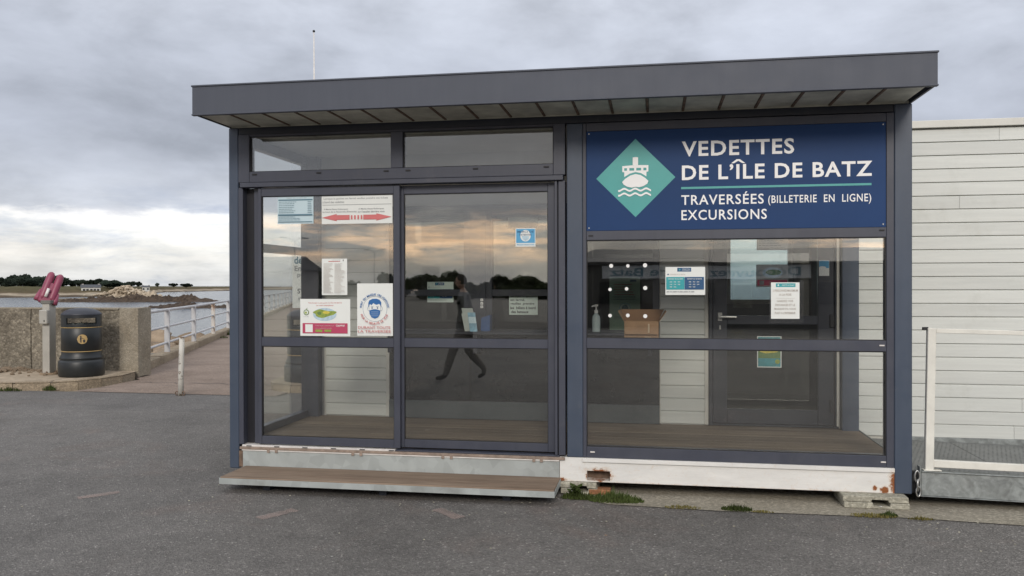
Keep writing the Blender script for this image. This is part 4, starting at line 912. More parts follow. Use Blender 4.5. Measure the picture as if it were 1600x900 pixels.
o, P = sheet('inside_poster', 'tall pale poster with a round masked face symbol behind the ticket glass', 'poster', 3.115, 3.407, 1.18, 1.713, YB+.02, 'paper_green')
P.rect(3.31, 3.372, 1.665, 1.685, 'ink_navy'); P.lines(3.16, 3.36, 1.53, 1.65, 5, 'arrow_red', 5, .35, .6); P.lines(3.16, 3.37, 1.485, 1.53, 2, 'ink_grey', 6, .4, .8); P.disc(3.263, 1.405, .055, 'ink_sky'); P.disc(3.263, 1.405, .050, 'paper'); P.disc(3.263, 1.41, .03, 'ink_slate', .036); P.poly([(3.236, 1.405), (3.29, 1.405), (3.284, 1.378), (3.263, 1.365), (3.242, 1.378)], 'paper'); P.lines(3.16, 3.37, 1.31, 1.34, 2, 'ink_grey', 7, .4, .8); P.done(o)
o, P = sheet('door_poster', 'small teal poster with a yellow boat on the lower door glass', 'poster', 4.483, 4.701, .864, 1.155, YB-.0065, 'paper'); P.rect(4.491, 4.693, .872, 1.147, 'ink_lagoon'); P.rect(4.492, 4.692, .95, 1.03, 'ink_green'); P.poly([(4.50, 1.03), (4.56, 1.06), (4.64, 1.055), (4.685, 1.035), (4.66, 1.005), (4.56, .995), (4.51, 1.008)], 'ink_yellow'); P.poly([(4.52, 1.105), (4.58, 1.13), (4.61, 1.115), (4.56, 1.09)], 'ink_navy'); P.disc(4.665, .92, .022, 'ink_leaf'); P.lines(4.50, 4.63, .885, .935, 4, 'ink_teal', 3, .3, .7); P.done(o)
o, P = sheet('door_map_sheet', 'grey map sheet with a crimson strip on the upper door glass', 'poster', 4.475, 4.761, 1.613, 1.821, YB-.0065, 'thin_paper'); P.disc(4.62, 1.745, .09, 'ink_cloud', .05); P.disc(4.63, 1.748, .07, 'ink_green', .026); P.rect(4.485, 4.752, 1.626, 1.678, 'ink_pink'); P.rect(4.505, 4.545, 1.632, 1.672, 'ink_grey'); P.done(o)
o, P = sheet('door_top_sheet', 'dull grey sheet near the top of the door glass', 'notice', 4.480, 4.760, 1.955, 2.155, YB-.0065, 'thin_paper'); P.lines(4.50, 4.74, 1.965, 2.14, 8, 'ink_grey', 3, .3, .7); P.done(o)
o, P = sheet('sky_sheet', 'small white and blue printed card on the door stile', 'notice', 5.028, 5.118, 1.714, 1.855, YB-.0275, 'paper'); P.rect(5.030, 5.116, 1.785, 1.853, 'ink_sky'); P.disc(5.06, 1.79, .03, 'paper', .012); P.done(o)
for i, (x, z) in enumerate(((3.206, 1.784), (3.335, 1.783), (3.467, 1.787), (3.197, 1.600), (3.325, 1.605), (3.468, 1.611), (3.197, 1.396), (3.334, 1.398), (3.468, 1.393))):
    r_ = (.0155, .0135, .0165, .013, .0135, .016, .014, .0145, .0155)[i]
    o = tube('dot_sticker', [(x, YW-.0002, z), (x, YW-.0022, z)], r_, 'sticker_white', None, 18, False, (x, YW, z)); tag(o, 'white round dot sticker on the window in front of the cardboard box', 'sticker', 'nine white dots in a grid on the window')
for i, z in enumerate((1.490, 1.456, 1.423)):
    o = box('switch_plate', 1.863, 1.891, YB-.068, YB-.0605, z-.013, z+.013, 'sticker_white', None, .003, (1.877, YB-.06, z-.013)); box('button', 1.872, 1.882, YB-.0705, YB-.0682, z-.004, z+.004, 'ink_grey', o, .001)
    tag(o, 'small square white button plate on the dark post between ticket windows', 'switch', 'three button plates in a column')

# things on the counter: cardboard box, sanitiser, leaflets
cbx = thing('cardboard_box', 'open brown cardboard box with flared flaps just behind the window', 'box', (3.44, .33, 1.187))
box('window_shelf', 3.22, 3.66, .101, .46, 1.152, 1.186, 'frame', k, .003)
bx0, bx1, by0, by1, bz0, bz1 = 3.300, 3.572, .20, .43, 1.1865, 1.342
boxes('body', [(bx0, bx1, by0, by0+.004, bz0, bz1), (bx0, bx1, by1-.004, by1, bz0, bz1), (bx0, bx0+.004, by0+.0045, by1-.0045, bz0, bz1), (bx1-.004, bx1, by0+.0045, by1-.0045, bz0, bz1), (bx0+.0045, bx1-.0045, by0+.0045, by1-.0045, bz0, bz0+.004)], 'cardboard', cbx, 0)
def flap(pts, m):
    bm = bmesh.new(); v = [Vector(p) for p in pts]; n = (v[1]-v[0]).cross(v[3]-v[0]).normalized()*.004
    a = [bm.verts.new(p) for p in v]; b = [bm.verts.new(p+n) for p in v]; bm.faces.new(a); bm.faces.new(b[::-1]); [bm.faces.new((a[i], b[i], b[(i+1) % 4], a[(i+1) % 4])) for i in range(4)]
    fin_bm('flap', bm, m, cbx)
flap([(bx0, by0, bz1), (bx0, by1, bz1), (bx0-.045, by1+.01, bz1+.088), (bx0-.05, by0-.01, bz1+.083)], 'cardboard'); flap([(bx1, by0, bz1), (bx1, by1, bz1), (bx1+.052, by1+.01, bz1+.088), (bx1+.058, by0-.01, bz1+.083)], 'cardboard')
flap([(bx0, by1, bz1), (bx1, by1, bz1), (bx1+.045, by1+.045, bz1+.088), (bx0-.04, by1+.045, bz1+.088)], 'cardboard_in'); 
flap([(bx0, by0, bz1), (bx1, by0, bz1), (bx1-.005, by0-.022, bz1-.10), (bx0+.005, by0-.022, bz1-.10)], 'cardboard')
each('tape', [(3.487, 3.50, by0-.026, by0-.0235, 1.255, 1.325), (3.455, 3.515, by0-.0008, by0-.0002, 1.203, 1.209), (3.462, 3.512, by0-.0008, by0-.0002, 1.217, 1.222)], 'tape', cbx, 0)
sb = thing('sanitiser_bottle', 'clear hand gel bottle with a white pump beside the cardboard box', 'bottle', (3.0, 1.33, 1.191))
bm = bmesh.new(); alathe(bm, [(.001, 0), (.036, .001), (.039, .01), (.039, .125), (.034, .15), (.018, .172), (.014, .178), (.014, .19), (.001, .191)], (3.0, 1.33, 1.191), 22); fin_bm('body', bm, 'bottle', sb, True)
bm = bmesh.new(); alathe(bm, [(.001, .178), (.018, .178), (.018, .205), (.007, .208), (.007, .25), (.001, .251)], (3.0, 1.33, 1.191), 16); atube(bm, [(3.0, 1.33, 1.437), (2.975, 1.32, 1.438), (2.958, 1.315, 1.430)], [.009, .008, .005], 8); abox(bm, 2.985, 3.018, 1.316, 1.344, 1.432, 1.45, .004); fin_bm('pump', bm, 'pump_white', sb)
lr = thing('leaflet_rack', 'tiered rack of grey and blue leaflets on the ticket counter', 'rack', (1.79, 1.27, 1.191))
def lean(x0, x1, y, z0, z1, tilt, m, n='leaflet'):
    bm = bmesh.new(); abox(bm, x0, x1, y, y+.006, z0, z1); 
    for v in bm.verts: v.co.x += (v.co.z-z0)*tilt; v.co.y += (v.co.z-z0)*.22
    fin_bm(n, bm, m, lr)
lean(1.745, 1.855, 1.34, 1.191, 1.41, -.28, 'brochure_grey', 'rack_back'); lean(1.735, 1.80, 1.31, 1.191, 1.36, -.25, 'brochure_grey'); lean(1.79, 1.865, 1.29, 1.191, 1.37, -.18, 'brochure_blue'); lean(1.80, 1.87, 1.26, 1.191, 1.33, -.18, 'paper_blue'); lean(1.805, 1.875, 1.235, 1.191, 1.27, -.15, 'brochure_blue')
bb = thing('blue_holder', 'dark blue plastic holder beside the leaflet rack', 'holder', (1.93, 1.35, 1.191)); bm = bmesh.new(); aprism(bm, [(1.895, 1.191), (1.985, 1.191), (1.99, 1.35), (1.90, 1.32)], 1.29, 1.40); bmesh.ops.bevel(bm, geom=bm.edges[:], offset=.006, segments=2, affect='EDGES'); fin_bm('body', bm, 'bin_blue', bb)

# ================================================================== RAMP at the right
rp = thing('access_ramp', 'galvanised access ramp with a cream handrail beside the kiosk', 'ramp', (7.5, .7, .0)); RS = -.022
zr = lambda x: (x-5.46)*RS
def sl(name, x0, x1, y0, y1, z0, z1, m, par=rp, bev=.003):
    bm = bmesh.new(); abox(bm, x0, x1, y0, y1, z0, z1, bev)
    for v in bm.verts: v.co.z += zr(v.co.x)
    return fin_bm(name, bm, m, par)
sl('side_beam', 5.462, 11.5, .0, .012, .09, .262, 'galvanised'); sl('beam_flange', 5.462, 11.5, -.012, .05, .2625, .271, 'galvanised'); sl('beam_flange', 5.44, 11.5, -.010, .05, .084, .0895, 'galvanised')
plain('tread_plate', (.20, .205, .20), .55, .35, .18, 3.)
m, t = MATS['tread_plate'], NT(MATS['tread_plate'].node_tree)
for i in range(8):
    x0 = 5.376+i*.76; sl('tread_plate', x0, x0+.756, .051, YB-.04, .228, .240, 'tread_plate', rp, .001)
bm = bmesh.new()                                                     # raised grip pattern of the plates
for i in range(86):
    for j in range(30):
        x, y = 5.40+i*.034+(j % 2)*.017, .07+j*.046; a = .5 if (i+j) % 2 else -.5; ca, sa = math.cos(a)*.011, math.sin(a)*.011
        if y > 1.44: continue
        z = .2402+zr(x); v = [bm.verts.new(p) for p in ((x-ca, y-sa, z), (x+sa*.25, y-ca*.25, z+.002), (x+ca, y+sa, z), (x-sa*.25, y+ca*.25, z+.002))]; bm.faces.new(v)
g = fin_bm('grip_studs', bm, 'galvanised', rp); g['kind'] = 'stuff'
bm = bmesh.new(); aprism(bm, [(5.490, .272), (5.548, .272), (5.566, 1.315), (5.508, 1.317)], .0, .045); bmesh.ops.bevel(bm, geom=bm.edges[:], offset=.004, segments=1, affect='EDGES'); fin_bm('handrail_post', bm, 'cream_paint', rp)
for x in (7.4, 9.3, 11.2): sl('handrail_post', x, x+.055, .0, .045, .272, 1.29, 'cream_paint')
sl('handrail', 5.566, 11.3, .002, .043, 1.282, 1.315, 'cream_paint'); sl('low_rail', 5.549, 11.3, .002, .043, .300, .352, 'cream_paint'); boxes('post_foot', [(5.478, 5.60, -.008, .052, .2715, .279)], 'cream_paint', rp, .002)
box('end_plate', 5.452, 5.461, .0, .06, .09, .30, 'galvanised', rp, .001)
bm = bmesh.new(); abox(bm, 5.476, 5.514, .010, .034, 1.30, 1.322, .002); fin_bm('post_cap', bm, 'rubber', rp)
ch = thing('chain', 'short steel chain hanging between the kiosk post and the ramp', 'chain', (5.43, -.01, .10))
def link_(cx, cz, rot, h=.042, wd=.017):
    bm = bmesh.new(); pts = []
    for i in range(17):
        a = 2*math.pi*i/16; x = wd*math.cos(a); z = h*math.sin(a)*(.8+.2*abs(math.sin(a))); pts.append((cx+x*math.cos(rot), -.02+x*math.sin(rot), cz+z))
    atube(bm, pts, .006, 8, False); fin_bm('link', bm, 'steel', ch, True)
link_(5.428, .232, .15); link_(5.432, .168, 1.2); link_(5.436, .122, .3, .036)
sl('bracket', 5.402, 5.451, .03, .05, .10, .262, 'rubber')
for x in (6.2, 8.2, 10.4): sl('support_leg', x, x+.08, .3, .38, .0+.02, .09, 'frame_dark')

# ================================================================== STREET FURNITURE on the left
def litter_bin(loc, face, label):
    t = thing('litter_bin', label, 'bin', loc); x, y, z = loc
    bm = bmesh.new(); alathe(bm, [(.001, 0), (.335, 0), (.352, .02), (.352, .235), (.340, .262), (.322, .272), (.322, .282), (.336, .290), (.325, .32), (.302, .365), (.302, .41)], (x, y, z), 48); fin_bm('base', bm, 'bin_green', t, True)
    bm = bmesh.new(); alathe(bm, [(.300, .428), (.305, .432), (.305, .80), (.300, .806)], (x, y, z), 48); alathe(bm, [(.296, .40), (.296, .83)], (x, y, z), 48); fin_bm('body', bm, 'bin_green', t, True)
    for zz in (.411, .807):
        bm = bmesh.new(); alathe(bm, [(.300, zz), (.308, zz+.003), (.308, zz+.010), (.300, zz+.013)], (x, y, z), 48); fin_bm('gold_band', bm, 'gold', t, True)
    bm = bmesh.new()
    for r_ in (.306, .290):
        alathe(bm, [(r_, .826), (r_, .872)], (x, y, z), 48); alathe(bm, [(r_, .972), (r_, 1.012)], (x, y, z), 48)
        for s in (0, math.pi): alathe(bm, [(r_, .872), (r_, .972)], (x, y, z), 14, face+s+R(46), face+s+math.pi-R(46))
    fin_bm('hood', bm, 'bin_green', t, True)
    bm = bmesh.new(); alathe(bm, [(.306, 1.012), (.312, 1.020), (.300, 1.045), (.25, 1.088), (.17, 1.118), (.08, 1.130), (.001, 1.133)], (x, y, z), 48); fin_bm('dome', bm, 'bin_dome', t, True)
    bm = bmesh.new(); alathe(bm, [(.001, .80), (.27, .80), (.285, .86)], (x, y, z), 32); 
    for i in range(14):
        a = random.uniform(0, 6.28); r_ = random.uniform(0, .2); bmesh.ops.create_icosphere(bm, subdivisions=1, radius=random.uniform(.04, .08), matrix=Matrix.Translation((x+r_*math.cos(a), y+r_*math.sin(a), z+.82)))
    fin_bm('liner', bm, 'brochure_grey', t)
    # round gold badge with a figure dropping litter, wrapped on the body
    bm = bmesh.new(); ca = face+R(2)
    def wrap(u, v, r_): a = ca+u/.305; return (x+r_*math.cos(a), y+r_*math.sin(a), z+.625+v)
    def patch(pts, r_):
        f = bm.faces.new([bm.verts.new(wrap(u, v, r_)) for u, v in pts]); return f
    for k_ in range(10):      # disc in strips so that it follows the curve
        u0, u1 = -.078+.0156*k_, -.078+.0156*(k_+1); h0, h1 = (max(0., .078**2-u0*u0))**.5, (max(0., .078**2-u1*u1))**.5
        P4 = [(u0, -h0), (u1, -h1), (u1, h1), (u0, h0)]
        if h0 < 1e-6: P4 = [(u0, 0), (u1, -h1), (u1, h1)]
        elif h1 < 1e-6: P4 = [(u0, -h0), (u1, 0), (u0, h0)]
        patch(P4, .3075)
    badge = fin_bm('badge', bm, 'gold', t)
    bm = bmesh.new(); cir = lambda cu, cv, r_: [(cu+r_*math.cos(i*.6283), cv+r_*math.sin(i*.6283)) for i in range(10)]
    patch(cir(-.022, .046, .012), .3085); patch([(-.034, .032), (-.012, .032), (-.012, -.01), (-.034, -.01)], .3085); patch([(-.033, -.01), (-.024, -.01), (-.024, -.055), (-.033, -.055)], .3085); patch([(-.021, -.01), (-.012, -.01), (-.010, -.055), (-.019, -.055)], .3085); patch([(-.012, .028), (.020, .012), (.018, .004), (-.012, .016)], .3085); patch([(.008, -.012), (.046, -.012), (.040, -.055), (.014, -.055)], .3085); patch(cir(.027, .0, .007), .3085)
    fin_bm('badge_figure', bm, 'ink', badge)
    return t
fdir = math.atan2(CY-5.99, CX+5.95)
litter_bin((-5.935, 5.93, .128), fdir, 'dark green domed litter bin with gold bands in front of the pebbly wall')
litter_bin((-1.86, 5.80, .128), math.atan2(CY-5.8, CX+1.86), 'domed litter bin half hidden behind the kiosk, seen through its side glass')
# coin telescope
tl = thing('coin_telescope', 'coin telescope with twin magenta barrels on a grey column', 'telescope', (-6.62, 6.02, .128)); tx, ty, tz = -6.62, 6.02, .128
def rotbox(name, hx, hy, z0, z1, m, a, par, ox=0, oy=0, bev=.006):
    bm = bmesh.new(); abox(bm, -hx+ox, hx+ox, -hy+oy, hy+oy, z0, z1, bev); bmesh.ops.rotate(bm, verts=bm.verts, cent=(0, 0, 0), matrix=Matrix.Rotation(a, 3, 'Z')); bmesh.ops.translate(bm, verts=bm.verts, vec=(tx, ty, tz)); return fin_bm(name, bm, m, par)
AT = R(64)
tube('base_plate', [(tx, ty, tz), (tx, ty, tz+.03)], .145, 'shore_rock', tl, 20, False)
rotbox('column', .062, .098, .03, 1.20, 'tele_grey', AT-R(55), tl)
rotbox('coin_box', .07, .045, .86, 1.10, 'tele_grey', AT-R(55), tl, -.002, -.135, .012); rotbox('coin_slot', .008, .002, .90, .93, 'rubber', AT-R(55), tl, .02, -.182, 0)
rotbox('cradle', .085, .11, 1.20, 1.26, 'tele_side', AT-R(55), tl)
sd_ = Vector((.79, .61, 0)); hd = (sd_*.30+Vector((-.61, .79, 0))*.22+Vector((0, 0, .86))).normalized(); sd_ = (sd_-hd*sd_.dot(hd)).normalized(); o0 = Vector((tx-.035, ty-.02, tz+1.27))
for s in (-1, 1):
    a = o0+sd_*s*.070; pts = [a-hd*.03, a+hd*.05, a+hd*.38, a+hd*.44, a+hd*.475, a+hd*.49]
    tube('barrel', pts, [.054, .064, .063, .057, .040, .010], 'tele_pink', tl, 18)
    b = o0+sd_*s*.036-hd*.03; tube('eyepiece', [b-hd*.05, b+hd*.03], .022, 'steel', tl, 12)
    c = o0+sd_*s*.135; tube('side_grip', [c-hd*.05, c+hd*.02, c+hd*.15], [.05, .045, .018], 'tele_pink', tl, 8)
bm = bmesh.new(); abox(bm, -.12, .12, -.055, .055, -.07, .12, .02); abox(bm, -.05, .05, -.04, .04, .121, .30, .015)
mt = Matrix((sd_, sd_.cross(hd)*-1, hd)).transposed()
for v in bm.verts: v.co = mt@v.co+o0
fin_bm('housing', bm, 'tele_pink', tl)
b = o0-sd_.cross(hd)*-.075; up_ = Vector((.2, -.55, .6)).normalized(); b = o0+Vector((.045, -.075, .05)); tube('sight_tube', [b, b+hd*.15], .024, 'sill_white', tl, 12)
for a in (0.3, 1.9, 3.4, 5.):
    bm = bmesh.new(); bmesh.ops.create_icosphere(bm, subdivisions=1, radius=.02, matrix=Matrix.Translation((tx+.1*math.cos(a), ty+.1*math.sin(a), tz+.04))); fin_bm('bolt', bm, 'rib_rust', tl)
# white bollard
bo = thing('bollard', 'weathered white metal bollard with peeling paint where path meets asphalt', 'bollard', (-3.39, 4.75, .004))
tube('shaft', [(-3.39, 4.75, .0), (-3.388, 4.75, .3), (-3.378, 4.752, .6), (-3.372, 4.753, .865)], [.040, .0385, .0375, .037], 'bollard_paint', bo, 18)
for s in (-1, 1):
    bm = bmesh.new(); atube(bm, [(-3.39+s*(.055+.022*math.cos(a)), 4.735, .035+.028*math.sin(a)) for a in [i*.4 for i in range(17)]], .007, 6, False)
    fin_bm('ground_ring', bm, 'rib_rust', bo, True)
tube('cap', [(-3.372, 4.753, .865), (-3.372, 4.753, .872)], .034, 'rib_rust', bo, 16, False)
# mast behind the kiosk
ma = thing('mast', 'thin white mast with a small dark top behind the kiosk roof', 'mast', (-6.36, 16.6, -.2))
tube('pole', [(-6.36, 16.6, -.2), (-6.36, 16.6, 4), (-6.38, 16.6, 9.15)], [.05, .04, .017], 'sill_white', ma, 10); bm = bmesh.new(); bmesh.ops.create_icosphere(bm, subdivisions=2, radius=.04, matrix=Matrix.Translation((-6.38, 16.6, 9.17))); fin_bm('finial', bm, 'rubber', ma)
# notice board beyond the side glass
nb = thing('quay_board', 'white board with dark blue lettering on posts beyond the glazed side', 'sign', (-1.9, 6.25, .1))
box('board', -2.30, -1.05, 6.22, 6.25, 1.262, 2.135, 'paper', nb, .004); box('post', -2.1, -2.03, 6.252, 6.31, .10, 2.1, 'lamp_grey', nb); box('post', -1.3, -1.23, 6.252, 6.31, .10, 2.1, 'lamp_grey', nb)
P = Print(6.219)
for s_t, a, b, z0, z1, m_ in (('de Roscoff', -2.265, -1.62, 1.985, 2.11, 'ink_slate'), ('Embarcadère', -2.26, -1.55, 1.865, 1.955, 'ink_grey'), ('pour l’île', -2.21, -1.78, 1.755, 1.845, 'ink_grey'), ('STRICTEMENT', -2.21, -1.5, 1.50, 1.58, 'ink'), ('réservé', -2.19, -1.8, 1.385, 1.455, 'ink_grey')): P.text(s_t, a, b, z0, z1, m_, .02)
P.done(nb, 'lettering')

# ================================================================== WEEDS, PAINT MARKS, LITTER
def tuft(x, y, n, h, spread, label, m='grass_green', leafy=0):
    rg = random.Random(int(x*977)); t = bmesh.new()
    for i in range(n):
        a = rg.uniform(0, 6.28); r_ = spread*rg.random()**.6; bx_, by_ = x+r_*math.cos(a)*1.0, y+r_*math.sin(a)*.32; hh = h*rg.uniform(.3, 1.)*(1-.62*(r_/spread)**2)*(1.35 if rg.random() < .08 else 1); ln = rg.uniform(.1, .6)*hh; la = rg.uniform(0, 6.28); wd = rg.uniform(.0022, .0045); wx, wy = -math.sin(la)*wd, math.cos(la)*wd
        p0 = (bx_, by_, .005); p1 = (bx_+ln*.35*math.cos(la), by_+ln*.35*math.sin(la), .005+hh*.6); p2 = (bx_+ln*math.cos(la), by_+ln*math.sin(la), .005+hh)
        v = [t.verts.new(q_) for q_ in ((p0[0]-wx, p0[1]-wy, p0[2]), (p0[0]+wx, p0[1]+wy, p0[2]), (p1[0]+wx, p1[1]+wy, p1[2]), (p1[0]-wx, p1[1]-wy, p1[2]), p2)]
        t.faces.new(v[:4]); t.faces.new((v[3], v[2], v[4]))
    for i in range(leafy):
        a = rg.uniform(0, 6.28); L = rg.uniform(.03, .06); z = rg.uniform(.01, .09); d = Vector((math.cos(a), math.sin(a)*.7, rg.uniform(.1, .7))).normalized(); s_v = d.cross(Vector((0, 0, 1))).normalized()*L*.35; b_ = Vector((x-.02+rg.uniform(-.03, .03), y+rg.uniform(-.02, .02), z))
        v = [t.verts.new(b_), t.verts.new(b_+d*L*.5+s_v), t.verts.new(b_+d*L), t.verts.new(b_+d*L*.5-s_v)]; t.faces.new(v)
    o = fin_bm('weed_tuft', t, m, None, False, (x, y, .0)); return tag(o, label, 'weeds')
tuft(2.96, -.17, 420, .075, .13, 'leafy weed clump by the corner of the wooden step', 'grass_green', 46)
tuft(3.24, -.20, 900, .085, .22, 'thick green grass tuft in front of the rusty forklift pocket')
tuft(3.74, -.31, 160, .028, .13, 'thin sparse weeds at the edge of the concrete apron', 'grass_dry'); tuft(4.12, -.31, 360, .055, .11, 'small green grass tuft midway along the white beam')
tuft(4.30, -.33, 100, .02, .08, 'low dry weeds right of the middle grass tuft', 'grass_dry'); tuft(5.05, -.31, 260, .03, .16, 'flat dry weeds in front of the notched block stack', 'grass_dry'); tuft(5.16, -.30, 160, .05, .06, 'green blades growing in the dry weeds by the blocks'); tuft(5.36, -.34, 120, .025, .09, 'dry weed patch at the apron edge below the chain', 'grass_dry')
tuft(-5.75, 4.95, 160, .11, .12, 'weed growing at the kerb foot below the litter bin'); tuft(-6.35, 4.80, 220, .08, .24, 'weeds along the kerb foot below the telescope')
p = jet(10.6, .26); tuft(p[0], p[1], 120, .12, .15, 'weed at the kerb of the jetty path'); p = jet(12.2, .26); tuft(p[0], p[1], 180, .22, .15, 'taller weed at the jetty kerb near the far posts')
def mark(x, y, L, wd, a, label):
    bm = bmesh.new(); n = 8; U_ = []
    for i in range(n+1):
        u = (i/n-.5)*L; k_ = wd*random.uniform(.35, .55)
        for s in (-1, 1): U_.append(bm.verts.new((x+u*math.cos(a)-s*k_*math.sin(a), y+u*math.sin(a)+s*k_*math.cos(a), .004)))
    for i in range(n): bm.faces.new((U_[2*i], U_[2*i+2], U_[2*i+3], U_[2*i+1]))
    o = fin_bm('paint_mark', bm, 'worn_paint', None, False, (x, y, .004)); return tag(o, label, 'marking')
mark(.88, -.93, .30, .10, R(58), 'worn pinkish paint dash on the asphalt left of the step middle'); mark(2.08, -.72, .30, .10, R(-42), 'worn pinkish paint dash on the asphalt near the right half of the step'); mark(-.74, -.66, .30, .09, R(48), 'faint paint dash alone on the open asphalt left of the kiosk')
rg = random.Random(2)
def scrap(x, y, s, m, label, z=.003):
    bm = bmesh.new(); n = 7; c_ = bm.verts.new((x, y, z+s*.35)); ring = [bm.verts.new((x+s*rg.uniform(.5, 1.2)*math.cos(6.283*i/n), y+s*.7*rg.uniform(.5, 1.2)*math.sin(6.283*i/n), z+rg.uniform(0, .3)*s)) for i in range(n)]
    [bm.faces.new((c_, ring[i], ring[(i+1) % n])) for i in range(n)]; bm.faces.new(ring[::-1])
    return tag(fin_bm('litter_scrap', bm, m, None, False, (x, y, z)), label, 'litter')
scrap(1.02, -2.35, .022, 'litter_white', 'white paper scrap lying alone on the asphalt'); scrap(-.72, -2.1, .018, 'cardboard', 'tan leaf scrap on the asphalt far from the kiosk'); scrap(5.15, -.12, .014, 'litter_white', 'white scrap in the notch of the block stack', .024); scrap(6.05, .35, .04, 'pink_litter', 'crumpled pink litter under the ramp', .01); scrap(3.22, -1.05, .012, 'cardboard', 'tiny dry leaf on the asphalt in front of the beam')
bm = bmesh.new()
for i in range(230):                                                # loose pale chippings and shell bits
    x, y = rg.uniform(-3.5, 8.5), rg.uniform(-4.6, .0)
    if rg.random() < .35: y = rg.uniform(-.75, -.05); x = rg.uniform(0, 6.5)
    s = rg.uniform(.003, .0075); bmesh.ops.create_icosphere(bm, subdivisions=1, radius=s, matrix=Matrix.Translation((x, y, s*.4))@Matrix.Diagonal((1.3, .9, .6, 1)))
st = fin_bm('chippings', bm, 'block_concrete'); st['kind'] = 'stuff'; st['label'] = 'pale stone and shell chippings scattered over the asphalt'; st['category'] = 'chippings'

# ================================================================== WHAT STANDS ACROSS THE FORECOURT (seen mirrored in the glass)
rg = random.Random(21)
for i in range(46):
    x = -66+i*3.2+rg.uniform(-1.5, 1.5); y = -78-rg.uniform(0, 30); h = rg.uniform(2.7, 3.8)
    tree('hedge_tree', (x, y, -.2), rg.uniform(5.5, 8.5), h, 'bushy tree in the row closing the car park behind the forecourt', 'trees across the car park', i, 'bush')
def lamp(x, y, h, label):
    t = thing('street_lamp', label, 'street lamp', (x, y, 0)); tube('pole', [(x, y, 0), (x, y, h*.5), (x, y, h)], [.09, .07, .05], 'lamp_grey', t)
    for s in (-1, 1):
        tube('arm', [(x, y, h-.1), (x+s*.7, y, h+.25), (x+s*1.3, y, h+.35)], .04, 'lamp_grey', t, 8); bm = bmesh.new(); abox(bm, x+s*1.7-.5, x+s*1.7+.5, y-.18, y+.18, h+.30, h+.48, .05); fin_bm('lamp_head', bm, 'lamp_grey', t)
lamp(-48.9, -108, 8.2, 'twin arm street lamp over the far car park, taller of the pair'); lamp(-47, -138, 7.6, 'twin arm street lamp farther across the car park')
lb = thing('harbour_hut', 'long low hut across the forecourt carrying a white banner', 'building', (6, -27, 0))
box('wall', .5, 16, -29, -25.05, 0, 2.5, 'hut_wall', lb, 0); bm = bmesh.new(); v = [bm.verts.new(p_) for p_ in ((.0, -24.7, 2.5), (16.5, -24.7, 2.5), (16.5, -29.4, 2.5), (0, -29.4, 2.5), (1.2, -27, 3.05), (15.3, -27, 3.05))]
for f in ((0, 1, 5, 4), (1, 2, 5), (2, 3, 4, 5), (3, 0, 4), (3, 2, 1, 0)): bm.faces.new([v[i_] for i_ in f])
fin_bm('roof', bm, 'slate_roof', lb); [box('window', x, x+1.6, -25.06, -25.0, .9, 1.7, 'black_panel', lb, 0) for x in (1.5, 4.2, 9.5, 12.2)]
bn = thing('banner', 'white banner with dark lettering fixed along the hut across the forecourt', 'banner', (7, -24.98, 1.8)); box('cloth', 1.6, 9.2, -24.99, -24.96, 1.84, 2.36, 'banner_white', bn, .002)
P = Print(24.955); P.text('Découvrez l’île de Batz', -8.9, -1.9, 1.93, 2.28, 'ink_slate', .02)
for v in P.bm.verts: v.co.x, v.co.y = -v.co.x, -v.co.y
bnp = P.done(bn, 'lettering')
# that banner faces the kiosk: turn its lettering to read from +y
def gazebo(x, y, label):
    t = thing('gazebo', label, 'tent', (x, y, 0)); bm = bmesh.new(); v = [bm.verts.new((x+a, y+b, 2.15)) for a, b in ((-1.9, -1.9), (1.9, -1.9), (1.9, 1.9), (-1.9, 1.9))]; ap = bm.verts.new((x, y, 3.1)); [bm.faces.new((v[i_], v[(i_+1) % 4], ap)) for i_ in range(4)]; fin_bm('canopy', bm, 'tent_white', t)
    for a, b in ((-1.85, -1.85), (1.85, -1.85), (1.85, 1.85), (-1.85, 1.85)): tube('pole', [(x+a, y+b, 0), (x+a, y+b, 2.15)], .03, 'steel', t, 8)
gazebo(9.6, -35, 'white peaked gazebo behind the low hut')
hb = thing('harbour_house', 'grey house with a slate roof at the edge of the far car park', 'house', (-35, -66, 0)); box('wall', -42, -29, -70, -62, 0, 3.0, 'render_grey', hb, 0); bm = bmesh.new(); v = [bm.verts.new(p_) for p_ in ((-42.5, -61.6, 3), (-28.5, -61.6, 3), (-28.5, -70.4, 3), (-42.5, -70.4, 3), (-42.5, -66, 4.3), (-28.5, -66, 4.3))]
for f in ((0, 1, 5, 4), (1, 2, 5), (2, 3, 4, 5), (3, 0, 4), (3, 2, 1, 0)): bm.faces.new([v[i_] for i_ in f])
fin_bm('roof', bm, 'slate_roof', hb)

